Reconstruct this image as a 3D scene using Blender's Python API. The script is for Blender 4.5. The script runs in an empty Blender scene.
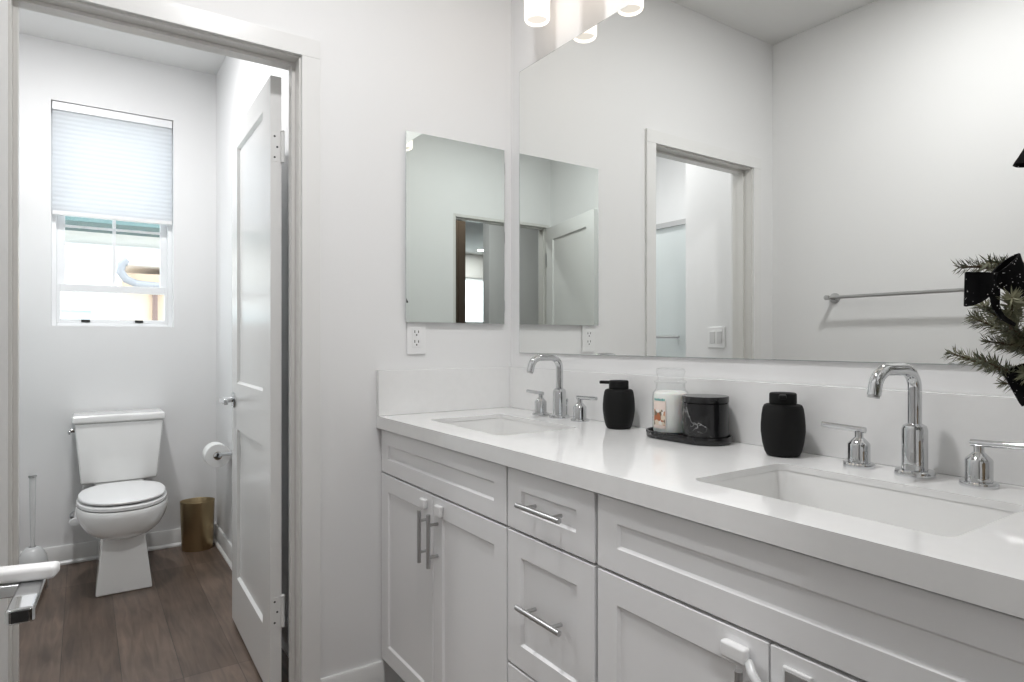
import bpy, bmesh, math, random
from mathutils import Vector, Matrix
random.seed(7)
PI = math.pi
scn = bpy.context.scene
COL = scn.collection

# ------------------------------------------------------------------ camera, world, exposure
cam_data = bpy.data.cameras.new('camera')
cam_data.sensor_width = 36.0
cam_data.lens = 36.0 * 634.0 / 1024.0
cam_data.clip_start = 0.02
cam = bpy.data.objects.new('camera', cam_data)
COL.objects.link(cam)
cam.location = (2.012, -1.358, 1.170)
cam.rotation_euler = (PI / 2, 0, math.radians(55.9))
scn.camera = cam

world = bpy.data.worlds.new('sky')
scn.world = world
world.use_nodes = True
bg = world.node_tree.nodes['Background']
bg.inputs['Color'].default_value = (0.90, 0.95, 1.0, 1)
bg.inputs['Strength'].default_value = 1.5

vs = scn.view_settings
vs.view_transform = 'Standard'
vs.look = 'None'
vs.gamma = 1.0
vs.use_curve_mapping = False
vs.exposure = 1.55

SHADE_EMIT = 0.80
BATH_FILL_W = 5.3
WC_FILL_W = 6.8
BED_W = 9.0

# ------------------------------------------------------------------ materials
def mat(name, col, rough=0.5, metal=0.0, **kw):
    m = bpy.data.materials.new(name)
    m.use_nodes = True
    b = m.node_tree.nodes['Principled BSDF']
    b.inputs['Base Color'].default_value = (col[0], col[1], col[2], 1)
    b.inputs['Roughness'].default_value = rough
    b.inputs['Metallic'].default_value = metal
    for k, v in kw.items():
        b.inputs[k.replace('_', ' ')].default_value = v
    return m

def nodes(m):
    nt = m.node_tree
    return nt, nt.nodes, nt.links, nt.nodes['Principled BSDF']

def bumpy(m, scale, strength, dist=0.002, detail=3):
    nt, n, l, b = nodes(m)
    tc = n.new('ShaderNodeTexCoord')
    no = n.new('ShaderNodeTexNoise')
    no.inputs['Scale'].default_value = scale
    no.inputs['Detail'].default_value = detail
    bp = n.new('ShaderNodeBump')
    bp.inputs['Strength'].default_value = strength
    bp.inputs['Distance'].default_value = dist
    l.new(tc.outputs['Object'], no.inputs['Vector'])
    l.new(no.outputs['Fac'], bp.inputs['Height'])
    l.new(bp.outputs['Normal'], b.inputs['Normal'])
    return m

WALL = bumpy(mat('wall_paint', (0.82, 0.82, 0.82), 0.55), 120, 0.10, 0.001)
CEIL = bumpy(mat('ceiling_paint', (0.80, 0.80, 0.79), 0.8), 120, 0.12, 0.001)
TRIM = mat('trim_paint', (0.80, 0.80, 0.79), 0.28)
JAMB = mat('jamb_tone', (0.69, 0.68, 0.655), 0.28)  # frame boards, a bit darker and warmer than the casing
DOORP = mat('door_paint', (0.82, 0.82, 0.81), 0.22)
CAB = mat('cabinet_paint', (0.86, 0.86, 0.865), 0.35)
CABIN = mat('cabinet_gap', (0.10, 0.10, 0.10), 0.6)
PORC = mat('porcelain', (0.86, 0.86, 0.85), 0.08, Coat_Weight=0.5, Coat_Roughness=0.03)
CHROME = mat('chrome', (0.62, 0.63, 0.64), 0.05, 1.0)
NICKEL = mat('satin_nickel', (0.52, 0.52, 0.52), 0.28, 1.0)
DARKMETAL = mat('dark_cavity', (0.02, 0.02, 0.02), 0.5)
MIRROR = mat('mirror_silver', (0.87, 0.88, 0.865), 0.0, 1.0)
MIRROR2 = mat('cabinet_mirror_silver', (0.78, 0.83, 0.81), 0.0, 1.0)
MIRROREDGE = mat('mirror_bevel_edge', (0.80, 0.84, 0.83), 0.08, 0.9)
BLACK = bumpy(mat('matte_black_rubber', (0.004, 0.004, 0.004), 0.65, Specular_IOR_Level=0.25), 260, 0.25, 0.0006)
PLASTIC = mat('white_plastic', (0.84, 0.84, 0.84), 0.3)
CLEARPLASTIC = mat('milky_plastic', (0.80, 0.81, 0.81), 0.25, 0.0, Transmission_Weight=0.25)
SLOT = mat('socket_slot', (0.03, 0.03, 0.03), 0.5)
VINYL = mat('window_vinyl', (0.86, 0.87, 0.88), 0.35)
PAPER = bumpy(mat('tissue_paper', (0.85, 0.85, 0.84), 0.9), 90, 0.3, 0.002)
CARD = mat('cardboard_core', (0.42, 0.33, 0.24), 0.9)
WAX = mat('candle_wax', (0.90, 0.89, 0.86), 0.45, Subsurface_Weight=0.15)
TEAL = mat('label_teal', (0.10, 0.38, 0.36), 0.6)
BARK = mat('tree_bark', (0.10, 0.065, 0.04), 0.85)
POTM = bumpy(mat('burlap_pot', (0.30, 0.22, 0.14), 0.9), 200, 0.6, 0.003)
BRASS = mat('brushed_brass', (0.44, 0.34, 0.20), 0.30, 1.0)
STUCCO = bumpy(mat('stucco_cream', (0.86, 0.84, 0.80), 0.9), 60, 0.3, 0.01)
TAN = bumpy(mat('stucco_tan', (0.72, 0.56, 0.42), 0.9), 60, 0.3, 0.01)
TEALWOOD = mat('eave_teal', (0.09, 0.16, 0.16), 0.7)
GUTTER = mat('gutter_grey', (0.29, 0.30, 0.32), 0.5)
BROWN = mat('downspout_brown', (0.22, 0.15, 0.13), 0.6)
GROUND = mat('light_block_grey', (0.55, 0.54, 0.52), 0.9)
BEDPAINT = mat('bedroom_paint', (0.72, 0.70, 0.68), 0.7)
TUB = mat('tub_acrylic', (0.87, 0.87, 0.87), 0.12)

def quartz():
    m = mat('white_quartz', (0.85, 0.85, 0.84), 0.06, Specular_IOR_Level=0.55)
    nt, n, l, b = nodes(m)
    tc = n.new('ShaderNodeTexCoord'); no = n.new('ShaderNodeTexNoise'); cr = n.new('ShaderNodeValToRGB')
    no.inputs['Scale'].default_value = 40; no.inputs['Detail'].default_value = 6
    cr.color_ramp.elements[0].position = 0.35; cr.color_ramp.elements[0].color = (0.84, 0.84, 0.835, 1)
    cr.color_ramp.elements[1].position = 0.65; cr.color_ramp.elements[1].color = (0.855, 0.855, 0.85, 1)
    l.new(tc.outputs['Object'], no.inputs['Vector']); l.new(no.outputs['Fac'], cr.inputs['Fac'])
    l.new(cr.outputs['Color'], b.inputs['Base Color'])
    return m
QUARTZ = quartz()

def black_marble():
    m = mat('black_marble', (0.01, 0.01, 0.01), 0.16)
    nt, n, l, b = nodes(m)
    tc0 = n.new('ShaderNodeTexCoord'); tc = n.new('ShaderNodeMapping'); l.new(tc0.outputs['Object'], tc.inputs['Vector'])
    tc.inputs['Location'].default_value = (0.31, 0.12, 0.27)
    n1 = n.new('ShaderNodeTexNoise')
    n1.inputs['Scale'].default_value = 9; n1.inputs['Detail'].default_value = 6; n1.inputs['Distortion'].default_value = 1.5
    sub = n.new('ShaderNodeMath'); sub.operation = 'SUBTRACT'; sub.inputs[1].default_value = 0.5
    ab = n.new('ShaderNodeMath'); ab.operation = 'ABSOLUTE'
    cr = n.new('ShaderNodeValToRGB')
    cr.color_ramp.elements[0].position = 0.0; cr.color_ramp.elements[0].color = (0.62, 0.62, 0.62, 1)
    cr.color_ramp.elements[1].position = 0.012; cr.color_ramp.elements[1].color = (0, 0, 0, 1)
    n2 = n.new('ShaderNodeTexNoise'); n2.inputs['Scale'].default_value = 14; n2.inputs['Detail'].default_value = 2
    cr2 = n.new('ShaderNodeValToRGB')
    cr2.color_ramp.elements[0].position = 0.50; cr2.color_ramp.elements[0].color = (0.03, 0.03, 0.03, 1)
    cr2.color_ramp.elements[1].position = 0.66; cr2.color_ramp.elements[1].color = (1, 1, 1, 1)
    mul = n.new('ShaderNodeMixRGB'); mul.blend_type = 'MULTIPLY'; mul.inputs[0].default_value = 1
    add = n.new('ShaderNodeMixRGB'); add.blend_type = 'ADD'; add.inputs[0].default_value = 1
    add.inputs[2].default_value = (0.010, 0.010, 0.011, 1)
    l.new(tc.outputs[0], n1.inputs['Vector']); l.new(tc.outputs[0], n2.inputs['Vector'])
    l.new(n1.outputs['Fac'], sub.inputs[0]); l.new(sub.outputs[0], ab.inputs[0]); l.new(ab.outputs[0], cr.inputs['Fac'])
    l.new(n2.outputs['Fac'], cr2.inputs['Fac'])
    l.new(cr.outputs['Color'], mul.inputs[1]); l.new(cr2.outputs['Color'], mul.inputs[2])
    l.new(mul.outputs[0], add.inputs[1]); l.new(add.outputs[0], b.inputs['Base Color'])
    return m
MARBLE = black_marble()

def plank_floor():
    m = mat('vinyl_plank', (0.16, 0.12, 0.10), 0.42)
    nt, n, l, b = nodes(m)
    tc = n.new('ShaderNodeTexCoord')
    br = n.new('ShaderNodeTexBrick')
    br.offset = 0.37; br.offset_frequency = 1
    br.inputs['Scale'].default_value = 1.0
    br.inputs['Brick Width'].default_value = 1.22
    br.inputs['Row Height'].default_value = 0.178
    br.inputs['Mortar Size'].default_value = 0.0012
    br.inputs['Mortar Smooth'].default_value = 0.2
    br.inputs['Color1'].default_value = (0.105, 0.074, 0.055, 1)
    br.inputs['Color2'].default_value = (0.185, 0.138, 0.108, 1)
    br.inputs['Mortar'].default_value = (0.045, 0.034, 0.028, 1)
    mp = n.new('ShaderNodeMapping')
    mp.inputs['Scale'].default_value = (1.6, 16.0, 1.0)
    g = n.new('ShaderNodeTexNoise'); g.inputs['Scale'].default_value = 2.4; g.inputs['Detail'].default_value = 8
    g.inputs['Distortion'].default_value = 0.9
    cr = n.new('ShaderNodeValToRGB')
    cr.color_ramp.elements[0].position = 0.30; cr.color_ramp.elements[0].color = (0.62, 0.60, 0.59, 1)
    cr.color_ramp.elements[1].position = 0.72; cr.color_ramp.elements[1].color = (1.22, 1.20, 1.18, 1)
    mul = n.new('ShaderNodeMixRGB'); mul.blend_type = 'MULTIPLY'; mul.inputs[0].default_value = 1
    g2 = n.new('ShaderNodeTexNoise'); g2.inputs['Scale'].default_value = 3.2; g2.inputs['Detail'].default_value = 3
    cr2 = n.new('ShaderNodeValToRGB')
    cr2.color_ramp.elements[0].position = 0.35; cr2.color_ramp.elements[0].color = (0.78, 0.77, 0.77, 1)
    cr2.color_ramp.elements[1].position = 0.65; cr2.color_ramp.elements[1].color = (1.1, 1.1, 1.1, 1)
    mul2 = n.new('ShaderNodeMixRGB'); mul2.blend_type = 'MULTIPLY'; mul2.inputs[0].default_value = 1
    l.new(tc.outputs['Object'], br.inputs['Vector']); l.new(tc.outputs['Object'], mp.inputs['Vector'])
    l.new(mp.outputs[0], g.inputs['Vector']); l.new(tc.outputs['Object'], g2.inputs['Vector'])
    l.new(g.outputs['Fac'], cr.inputs['Fac']); l.new(g2.outputs['Fac'], cr2.inputs['Fac'])
    l.new(br.outputs['Color'], mul.inputs[1]); l.new(cr.outputs['Color'], mul.inputs[2])
    l.new(mul.outputs[0], mul2.inputs[1]); l.new(cr2.outputs['Color'], mul2.inputs[2])
    l.new(mul2.outputs[0], b.inputs['Base Color'])
    bp = n.new('ShaderNodeBump'); bp.inputs['Strength'].default_value = 0.25; bp.inputs['Distance'].default_value = 0.002
    l.new(br.outputs['Fac'], bp.inputs['Height']); bp.invert = True
    l.new(bp.outputs['Normal'], b.inputs['Normal'])
    return m
PLANK = plank_floor()

def glass(name, tint, rough=0.0):
    m = bpy.data.materials.new(name); m.use_nodes = True
    nt = m.node_tree; n = nt.nodes; l = nt.links; n.remove(n['Principled BSDF'])
    out = n['Material Output']
    tr = n.new('ShaderNodeBsdfTransparent'); tr.inputs['Color'].default_value = (*tint, 1)
    gl = n.new('ShaderNodeBsdfGlossy'); gl.inputs['Roughness'].default_value = rough
    lw = n.new('ShaderNodeLayerWeight'); lw.inputs['Blend'].default_value = 0.5
    pw = n.new('ShaderNodeMath'); pw.operation = 'POWER'; pw.inputs[1].default_value = 4.0
    ma = n.new('ShaderNodeMath'); ma.operation = 'MULTIPLY_ADD'; ma.inputs[1].default_value = 0.55; ma.inputs[2].default_value = 0.04
    l.new(lw.outputs['Facing'], pw.inputs[0]); l.new(pw.outputs[0], ma.inputs[0])
    mx = n.new('ShaderNodeMixShader')
    l.new(ma.outputs[0], mx.inputs[0]); l.new(tr.outputs[0], mx.inputs[1]); l.new(gl.outputs[0], mx.inputs[2])
    l.new(mx.outputs[0], out.inputs['Surface'])
    return m
GLASS = glass('window_glass', (0.95, 0.97, 0.97))
JARGLASS = glass('jar_glass', (0.985, 0.99, 0.99), 0.02)

def translucent(name, col, trans, mixf):
    m = bpy.data.materials.new(name); m.use_nodes = True
    nt = m.node_tree; n = nt.nodes; l = nt.links; n.remove(n['Principled BSDF'])
    out = n['Material Output']
    d = n.new('ShaderNodeBsdfDiffuse'); d.inputs['Color'].default_value = (*col, 1)
    t = n.new('ShaderNodeBsdfTranslucent'); t.inputs['Color'].default_value = (*trans, 1)
    mx = n.new('ShaderNodeMixShader'); mx.inputs[0].default_value = mixf
    l.new(d.outputs[0], mx.inputs[1]); l.new(t.outputs[0], mx.inputs[2]); l.new(mx.outputs[0], out.inputs['Surface'])
    return m
SHADEFAB = translucent('blind_fabric', (0.86, 0.88, 0.90), (0.78, 0.81, 0.84), 0.42)
FROST = translucent('frosted_glass', (0.84, 0.88, 0.88), (0.80, 0.86, 0.86), 0.35)

def emit(name, col, s):
    m = bpy.data.materials.new(name); m.use_nodes = True
    nt = m.node_tree; n = nt.nodes; l = nt.links; n.remove(n['Principled BSDF'])
    e = n.new('ShaderNodeEmission'); e.inputs['Color'].default_value = (*col, 1); e.inputs['Strength'].default_value = s
    l.new(e.outputs[0], n['Material Output'].inputs['Surface'])
    return m
LAMPGLASS = emit('lit_lamp_glass', (1.0, 0.87, 0.74), SHADE_EMIT)
LAMPINNER = emit('dim_lamp_diffuser', (1.0, 0.92, 0.82), 0.33)
LAMPDISC = emit('lit_downlight', (1.0, 0.93, 0.84), 12.0)

def velvet():
    m = mat('black_glitter_velvet', (0.003, 0.003, 0.0035), 0.85, Specular_IOR_Level=0.12)
    nt, n, l, b = nodes(m)
    tc = n.new('ShaderNodeTexCoord'); v = n.new('ShaderNodeTexVoronoi'); v.inputs['Scale'].default_value = 210
    cr = n.new('ShaderNodeValToRGB')
    cr.color_ramp.elements[0].position = 0.09; cr.color_ramp.elements[0].color = (0.6, 0.6, 0.6, 1)
    cr.color_ramp.elements[1].position = 0.16; cr.color_ramp.elements[1].color = (0.003, 0.003, 0.0035, 1)
    l.new(tc.outputs['Object'], v.inputs['Vector']); l.new(v.outputs['Distance'], cr.inputs['Fac'])
    l.new(cr.outputs['Color'], b.inputs['Base Color'])
    return m
VELVET = velvet()

def needle_mat():
    m = mat('fir_needles', (0.06, 0.075, 0.035), 0.6)
    nt, n, l, b = nodes(m)
    tc = n.new('ShaderNodeTexCoord'); no = n.new('ShaderNodeTexNoise'); no.inputs['Scale'].default_value = 35
    cr = n.new('ShaderNodeValToRGB')
    cr.color_ramp.elements[0].position = 0.35; cr.color_ramp.elements[0].color = (0.050, 0.060, 0.030, 1)
    cr.color_ramp.elements[1].position = 0.68; cr.color_ramp.elements[1].color = (0.24, 0.235, 0.14, 1)
    l.new(tc.outputs['Object'], no.inputs['Vector']); l.new(no.outputs['Fac'], cr.inputs['Fac'])
    l.new(cr.outputs['Color'], b.inputs['Base Color'])
    return m
NEEDLE = needle_mat()

def picture_mat():
    m = mat('label_print', (0.6, 0.4, 0.3), 0.5)
    nt, n, l, b = nodes(m)
    tc = n.new('ShaderNodeTexCoord'); v = n.new('ShaderNodeTexVoronoi'); v.inputs['Scale'].default_value = 95
    sp = n.new('ShaderNodeSeparateColor'); cr = n.new('ShaderNodeValToRGB')
    cr.color_ramp.interpolation = 'CONSTANT'
    e = cr.color_ramp.elements
    e[0].position = 0; e[0].color = (0.42, 0.13, 0.05, 1)
    e[1].position = 0.30; e[1].color = (0.16, 0.12, 0.07, 1)
    for p, c in ((0.48, (0.72, 0.62, 0.50)), (0.66, (0.80, 0.76, 0.72)), (0.84, (0.55, 0.25, 0.12))):
        k = e.new(p); k.color = (*c, 1)
    l.new(tc.outputs['Object'], v.inputs['Vector']); l.new(v.outputs['Color'], sp.inputs[0])
    l.new(sp.outputs[0], cr.inputs['Fac']); l.new(cr.outputs['Color'], b.inputs['Base Color'])
    return m
PICTURE = picture_mat()
LABELPAPER = mat('label_pale_pink', (0.78, 0.66, 0.60), 0.6)

# ------------------------------------------------------------------ mesh helpers
class MB:
    def __init__(s):
        s.bm = bmesh.new(); s.boxed = False
    def _add(s, verts, faces):
        vv = [s.bm.verts.new(v) for v in verts]
        ff = []
        for f in faces:
            try:
                ff.append(s.bm.faces.new([vv[i] for i in f]))
            except ValueError:
                pass
        return vv, ff
    def box(s, x0, x1, y0, y1, z0, z1, bev=0.0, seg=2):
        if x0 > x1: x0, x1 = x1, x0
        if y0 > y1: y0, y1 = y1, y0
        if z0 > z1: z0, z1 = z1, z0
        v = [(x0,y0,z0),(x1,y0,z0),(x1,y1,z0),(x0,y1,z0),(x0,y0,z1),(x1,y0,z1),(x1,y1,z1),(x0,y1,z1)]
        f = [(3,2,1,0),(4,5,6,7),(0,1,5,4),(1,2,6,5),(2,3,7,6),(3,0,4,7)]
        vv, ff = s._add(v, f)
        s.boxed = s.boxed or bev > 0
        if bev > 0:
            es = list({e for q in ff for e in q.edges})
            bmesh.ops.bevel(s.bm, geom=es, offset=bev, segments=seg, profile=0.5, affect='EDGES', clamp_overlap=True)
        return s
    def loft(s, rings, cap0=True, cap1=True, closed=True):
        rv = [[s.bm.verts.new(p) for p in r] for r in rings]
        n = len(rv[0])
        for a, b in zip(rv[:-1], rv[1:]):
            for i in range(n if closed else n - 1):
                j = (i + 1) % n
                try:
                    s.bm.faces.new((a[i], a[j], b[j], b[i]))
                except ValueError:
                    pass
        if cap0: s.bm.faces.new(list(reversed(rv[0])))
        if cap1: s.bm.faces.new(rv[-1])
        return s
    def lathe(s, prof, c=(0,0,0), axis='z', seg=40, sx=1.0, sy=1.0, cap0=True, cap1=True, flip=1):
        rings = []
        for r, h in prof:
            ring = []
            for i in range(seg):
                a = 2 * PI * i / seg
                u, w = r * sx * math.cos(a), r * sy * math.sin(a)
                h2 = h * flip
                if axis == 'z': p = (c[0] + u, c[1] + w, c[2] + h2)
                elif axis == 'y': p = (c[0] + u, c[1] + h2, c[2] + w)
                else: p = (c[0] + h2, c[1] + u, c[2] + w)
                ring.append(p)
            rings.append(ring)
        return s.loft(rings, cap0, cap1)
    def tube(s, pts, rad, seg=16, caps=True):
        pts = [Vector(p) for p in pts]
        n = len(pts)
        rads = rad if isinstance(rad, (list, tuple)) else [rad] * n
        tang = []
        for i in range(n):
            t = (pts[min(i + 1, n - 1)] - pts[max(i - 1, 0)])
            tang.append(t.normalized())
        up = Vector((0, 0, 1)) if abs(tang[0].z) < 0.9 else Vector((1, 0, 0))
        nrm = (up - up.dot(tang[0]) * tang[0]).normalized()
        rings = []
        for i in range(n):
            nrm = (nrm - nrm.dot(tang[i]) * tang[i]).normalized()
            bi = tang[i].cross(nrm)
            rings.append([tuple(pts[i] + rads[i] * (math.cos(2*PI*k/seg) * nrm + math.sin(2*PI*k/seg) * bi)) for k in range(seg)])
        return s.loft(rings, caps, caps)
    def prism(s, poly, z0, z1, bev=0.0):
        n = len(poly)
        before = set(s.bm.edges)
        s.loft([[(x, y, z0) for x, y in poly], [(x, y, z1) for x, y in poly]])
        if bev > 0:
            es = [e for e in s.bm.edges if e not in before and abs(e.verts[0].co.z - e.verts[1].co.z) < 1e-6]
            bmesh.ops.bevel(s.bm, geom=es, offset=bev, segments=3, profile=0.5, affect='EDGES', clamp_overlap=True)
        return s
    def slab(s, x0, x1, z0, z1, yf, yb, panels=(), depth=0.010, inset=0.010, both=False):
        """door or drawer front: facing yf, back at yb, each panel sunk with sloped sticking"""
        sg = 1 if yb > yf else -1
        xs = sorted({x0, x1, *[p[0] for p in panels], *[p[1] for p in panels]})
        zs = sorted({z0, z1, *[p[2] for p in panels], *[p[3] for p in panels]})
        cache = {}
        def V(x, y, z):
            k = (round(x, 5), round(y, 5), round(z, 5))
            if k not in cache: cache[k] = s.bm.verts.new(k)
            return cache[k]
        def face(pts):
            try: s.bm.faces.new([V(*p) for p in pts])
            except ValueError: pass
        def side(y, d):
            for i in range(len(xs) - 1):
                for j in range(len(zs) - 1):
                    a, b, c, e = xs[i], xs[i+1], zs[j], zs[j+1]
                    inp = any(p[0] - 1e-6 <= a and b <= p[1] + 1e-6 and p[2] - 1e-6 <= c and e <= p[3] + 1e-6 for p in panels)
                    if not inp:
                        face([(a,y,c),(b,y,c),(b,y,e),(a,y,e)])
                    else:
                        q = inset; y2 = y + d
                        face([(a,y,c),(b,y,c),(b-q,y2,c+q),(a+q,y2,c+q)])
                        face([(b,y,c),(b,y,e),(b-q,y2,e-q),(b-q,y2,c+q)])
                        face([(b,y,e),(a,y,e),(a+q,y2,e-q),(b-q,y2,e-q)])
                        face([(a,y,e),(a,y,c),(a+q,y2,c+q),(a+q,y2,e-q)])
                        face([(a+q,y2,c+q),(b-q,y2,c+q),(b-q,y2,e-q),(a+q,y2,e-q)])
        side(yf, sg * depth)
        if both: side(yb, -sg * depth)
        else: face([(x,yb,z0) for x in (x0, x1)] + [(x1,yb,z1),(x0,yb,z1)])
        bx = xs if both else [x0, x1]; bz = zs if both else [z0, z1]
        for z in (z0, z1): face([(x,yf,z) for x in xs] + [(x,yb,z) for x in reversed(bx)])
        for x in (x0, x1): face([(x,yf,z) for z in zs] + [(x,yb,z) for z in reversed(bz)])
        return s
    def xf(s, m):
        bmesh.ops.transform(s.bm, matrix=m, verts=s.bm.verts)
        return s

def mk(name, b, m, parent=None, off=(0, 0, 0), smooth=30, bevel=0.0):
    """one mesh object; vertices are given in the thing's own frame, or in the room's frame with off = the thing's base"""
    bm = b.bm
    if off != (0, 0, 0):
        bmesh.ops.translate(bm, vec=(-off[0], -off[1], -off[2]), verts=bm.verts)
    bmesh.ops.recalc_face_normals(bm, faces=bm.faces)
    me = bpy.data.meshes.new(name)
    bm.to_mesh(me); bm.free()
    me.materials.append(m)
    for p in me.polygons: p.use_smooth = not bevel
    if not bevel: me.set_sharp_from_angle(angle=math.radians(smooth))
    o = bpy.data.objects.new(name, me)
    COL.objects.link(o)
    if parent: o.parent = parent
    if b.boxed:
        wn = o.modifiers.new('normals', 'WEIGHTED_NORMAL'); wn.keep_sharp = True; wn.weight = 100
    if bevel:
        mod = o.modifiers.new('edge', 'BEVEL'); mod.width = bevel; mod.segments = 2
        mod.limit_method = 'ANGLE'; mod.angle_limit = math.radians(60)
    return o

def tag(o, label, cat, group=None):
    o['label'] = label; o['category'] = cat
    if group: o['group'] = group
    return o
def thing(name, label, cat, loc=(0, 0, 0), rotz=0.0, group=None):
    o = bpy.data.objects.new(name, None); COL.objects.link(o)
    o.empty_display_size = 0.05
    o.location = loc; o.rotation_euler = (0, 0, rotz)
    return tag(o, label, cat, group)
def struct(name, b, m, label=None, cat=None, bevel=0.0, parent=None):
    o = mk(name, b, m, parent, bevel=bevel)
    if not parent:
        o['kind'] = 'structure'
        if label: o['label'] = label; o['category'] = cat
    return o
def copy_tree(o, parent=None):
    c = o.copy(); COL.objects.link(c)
    if parent: c.parent = parent
    for ch in list(o.children): copy_tree(ch, c)
    return c

# ------------------------------------------------------------------ room shell
H = 2.74
XB = -2.07          # toilet room back wall
YO = -1.688         # wall opposite the mirror
XE = 1.96           # entry wall
b = MB(); b.box(-2.19, 2.075, -2.56, 0.115, -0.12, 0.0); b.box(2.075, 8.12, -5.3, 1.6, -0.12, 0.0)
struct('floor', b, PLANK, 'grey brown wood plank floor', 'floor')
b = MB(); b.box(-2.19, 2.075, -2.56, 0.115, H, H + 0.12); b.box(2.075, 8.12, -5.3, 1.6, H, H + 0.12)
struct('ceiling', b, CEIL, 'flat white ceiling', 'ceiling')
b = MB(); b.box(-0.115, 2.075, 0.0, 0.115, 0, H)
struct('wall_mirror', b, WALL, 'white wall behind the long mirror and vanity', 'wall')
# wall between bathroom and toilet room, with the doorway
OY0, OY1, OZ = -1.527, -0.778, 2.075
b = MB()
b.box(-0.115, 0, OY1, 0.0, 0, H); b.box(-0.115, 0, YO, OY0, 0, H); b.box(-0.115, 0, OY0, OY1, OZ, H)
struct('wall_end', b, WALL, 'white end wall with the toilet room doorway', 'wall')
b = MB(); b.box(-0.115, 2.075, YO - 0.115, YO, 0, H)
struct('wall_opposite', b, WALL, 'white wall with the towel bar, seen in the mirror', 'wall')
EY0, EY1 = -1.666, -0.82
b = MB()
b.box(XE, 2.075, EY1, 0.0, 0, H); b.box(XE, 2.075, YO, EY0, 0, H); b.box(XE, 2.075, EY0, EY1, OZ, H)
struct('wall_entry', b, WALL, 'white wall with the entry doorway, seen in the cabinet mirror', 'wall')
# toilet room
WY0, WY1, WZ0, WZ1 = -1.495, -0.930, 1.250, 2.430
b = MB()
b.box(XB - 0.12, XB, WY1, -0.59, 0, H); b.box(XB - 0.12, XB, -2.56, WY0, 0, H)
b.box(XB - 0.12, XB, WY0, WY1, 0, WZ0); b.box(XB - 0.12, XB, WY0, WY1, WZ1, H)
struct('wall_back', b, WALL, 'white toilet room wall around the window', 'wall')
b = MB(); b.box(XB, -0.115, -0.705, -0.59, 0, H)
struct('wall_right', b, WALL, 'white toilet room side wall behind the paper holder', 'wall')
b = MB(); b.box(-0.51, -0.115, YO - 0.02, -1.60, 0, H)
struct('wall_left', b, WALL, 'white wall with the light switch, seen in the mirror', 'wall')
b = MB(); b.box(-0.51, -0.395, -2.45, YO - 0.02, 0, H); b.box(XB, -0.395, -2.56, -2.45, 0, H)
struct('wall_shower', b, WALL, 'white walls around the shower, seen in the mirror', 'wall')
# bedroom beyond the entry, seen twice mirrored
b = MB()
b.box(8.0, 8.12, -3.4, 1.6, 0, H); b.box(8.0, 8.12, -5.3, -4.95, 0, H)
b.box(8.0, 8.12, -4.95, -3.4, 0, 0.6); b.box(8.0, 8.12, -4.95, -3.4, 2.30, H)
b.box(2.075, 8.0, -5.3, -5.2, 0, H); b.box(2.075, 8.0, 1.5, 1.6, 0, H)
b.box(2.02, 2.075, -5.2, YO - 0.115, 0, H); b.box(2.02, 2.075, 0.115, 1.5, 0, H)
struct('wall_bedroom', b, BEDPAINT, 'bedroom walls beyond the entry doorway', 'wall')
b = MB(); b.box(3.40, 3.52, -3.6, -2.04, 0, H)
struct('wall_hall', b, WALL, 'white hall wall seen through the mirrored entry doorway', 'wall')

O = (3.0, -1.0, 0.0)
wd = thing('wardrobe', 'tall dark brown wardrobe in the bedroom, seen in the cabinet mirror', 'wardrobe', O)
WOOD = bumpy(mat('brown_wood', (0.075, 0.052, 0.036), 0.4), 30, 0.15, 0.002)
mk('carcass', MB().box(3.02, 3.60, -1.525, -0.30, 0.0, 2.42, 0.004), WOOD, wd, O)
for y0, y1 in ((-1.523, -0.915), (-0.910, -0.302)):
    dd = mk('door', MB().slab(y0, y1, 0.06, 2.40, 0.0, 0.02, [(y0 + 0.07, y1 - 0.07, 0.14, 2.32)], 0.008, 0.006).xf(Matrix(((0, 1, 0, 3.0), (1, 0, 0, 0), (0, 0, 1, 0), (0, 0, 0, 1)))), WOOD, wd, O, bevel=0.0015)
    yk = -0.955 if y0 < -1 else -0.870
    mk('knob', MB().lathe([(0.0, -0.0002), (0.006, -0.0002), (0.006, 0.014), (0.013, 0.020), (0.012, 0.028), (0.0, 0.030)], (3.0, yk, 1.1), 'x', 20, cap0=False, cap1=False, flip=-1), NICKEL, dd, O)

# door jambs with stop, and flat casings (one doorway = one trim)
def doorway(name, x0, x1, y0, y1, ztop, stop_x, label, cas_front=True, cas_back=True):
    b = MB()
    t = 0.021
    b.box(x0, x1, y1 - t, y1, 0, ztop, 0.0015); b.box(x0, x1, y0, y0 + t, 0, ztop, 0.0015)
    b.box(x0, x1, y0 + t, y1 - t, ztop - t, ztop, 0.0015)
    s0, s1 = stop_x
    q = 0.011
    b.box(s0, s1, y1 - t - q, y1 - t, 0, ztop - t, 0.001); b.box(s0, s1, y0 + t, y0 + t + q, 0, ztop - t, 0.001)
    b.box(s0, s1, y0 + t + q, y1 - t - q, ztop - t - q, ztop - t, 0.001)
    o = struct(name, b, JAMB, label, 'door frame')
    b = MB()
    w, r, d = 0.058, 0.006, 0.013
    for on, xa, xb in ((cas_front, x1, x1 + d), (cas_back, x0 - d, x0)):
        if not on: continue
        yi0, yi1, zi = y0 + t - r, y1 - t + r, ztop - t + r
        b.box(xa, xb, yi1, yi1 + w, 0, zi, 0.0015); b.box(xa, xb, max(yi0 - w, YO + 0.0005), yi0, 0, zi, 0.0015)
        b.box(xa, xb, max(yi0 - w, YO + 0.0005), yi1 + w, zi, zi + w, 0.0015)
    mk('casing', b, TRIM, o)
    return o
doorway('trim_1', -0.115, 0.0, OY0, OY1, OZ, (-0.078, -0.042), 'white frame and flat casing around the toilet room doorway')
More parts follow.
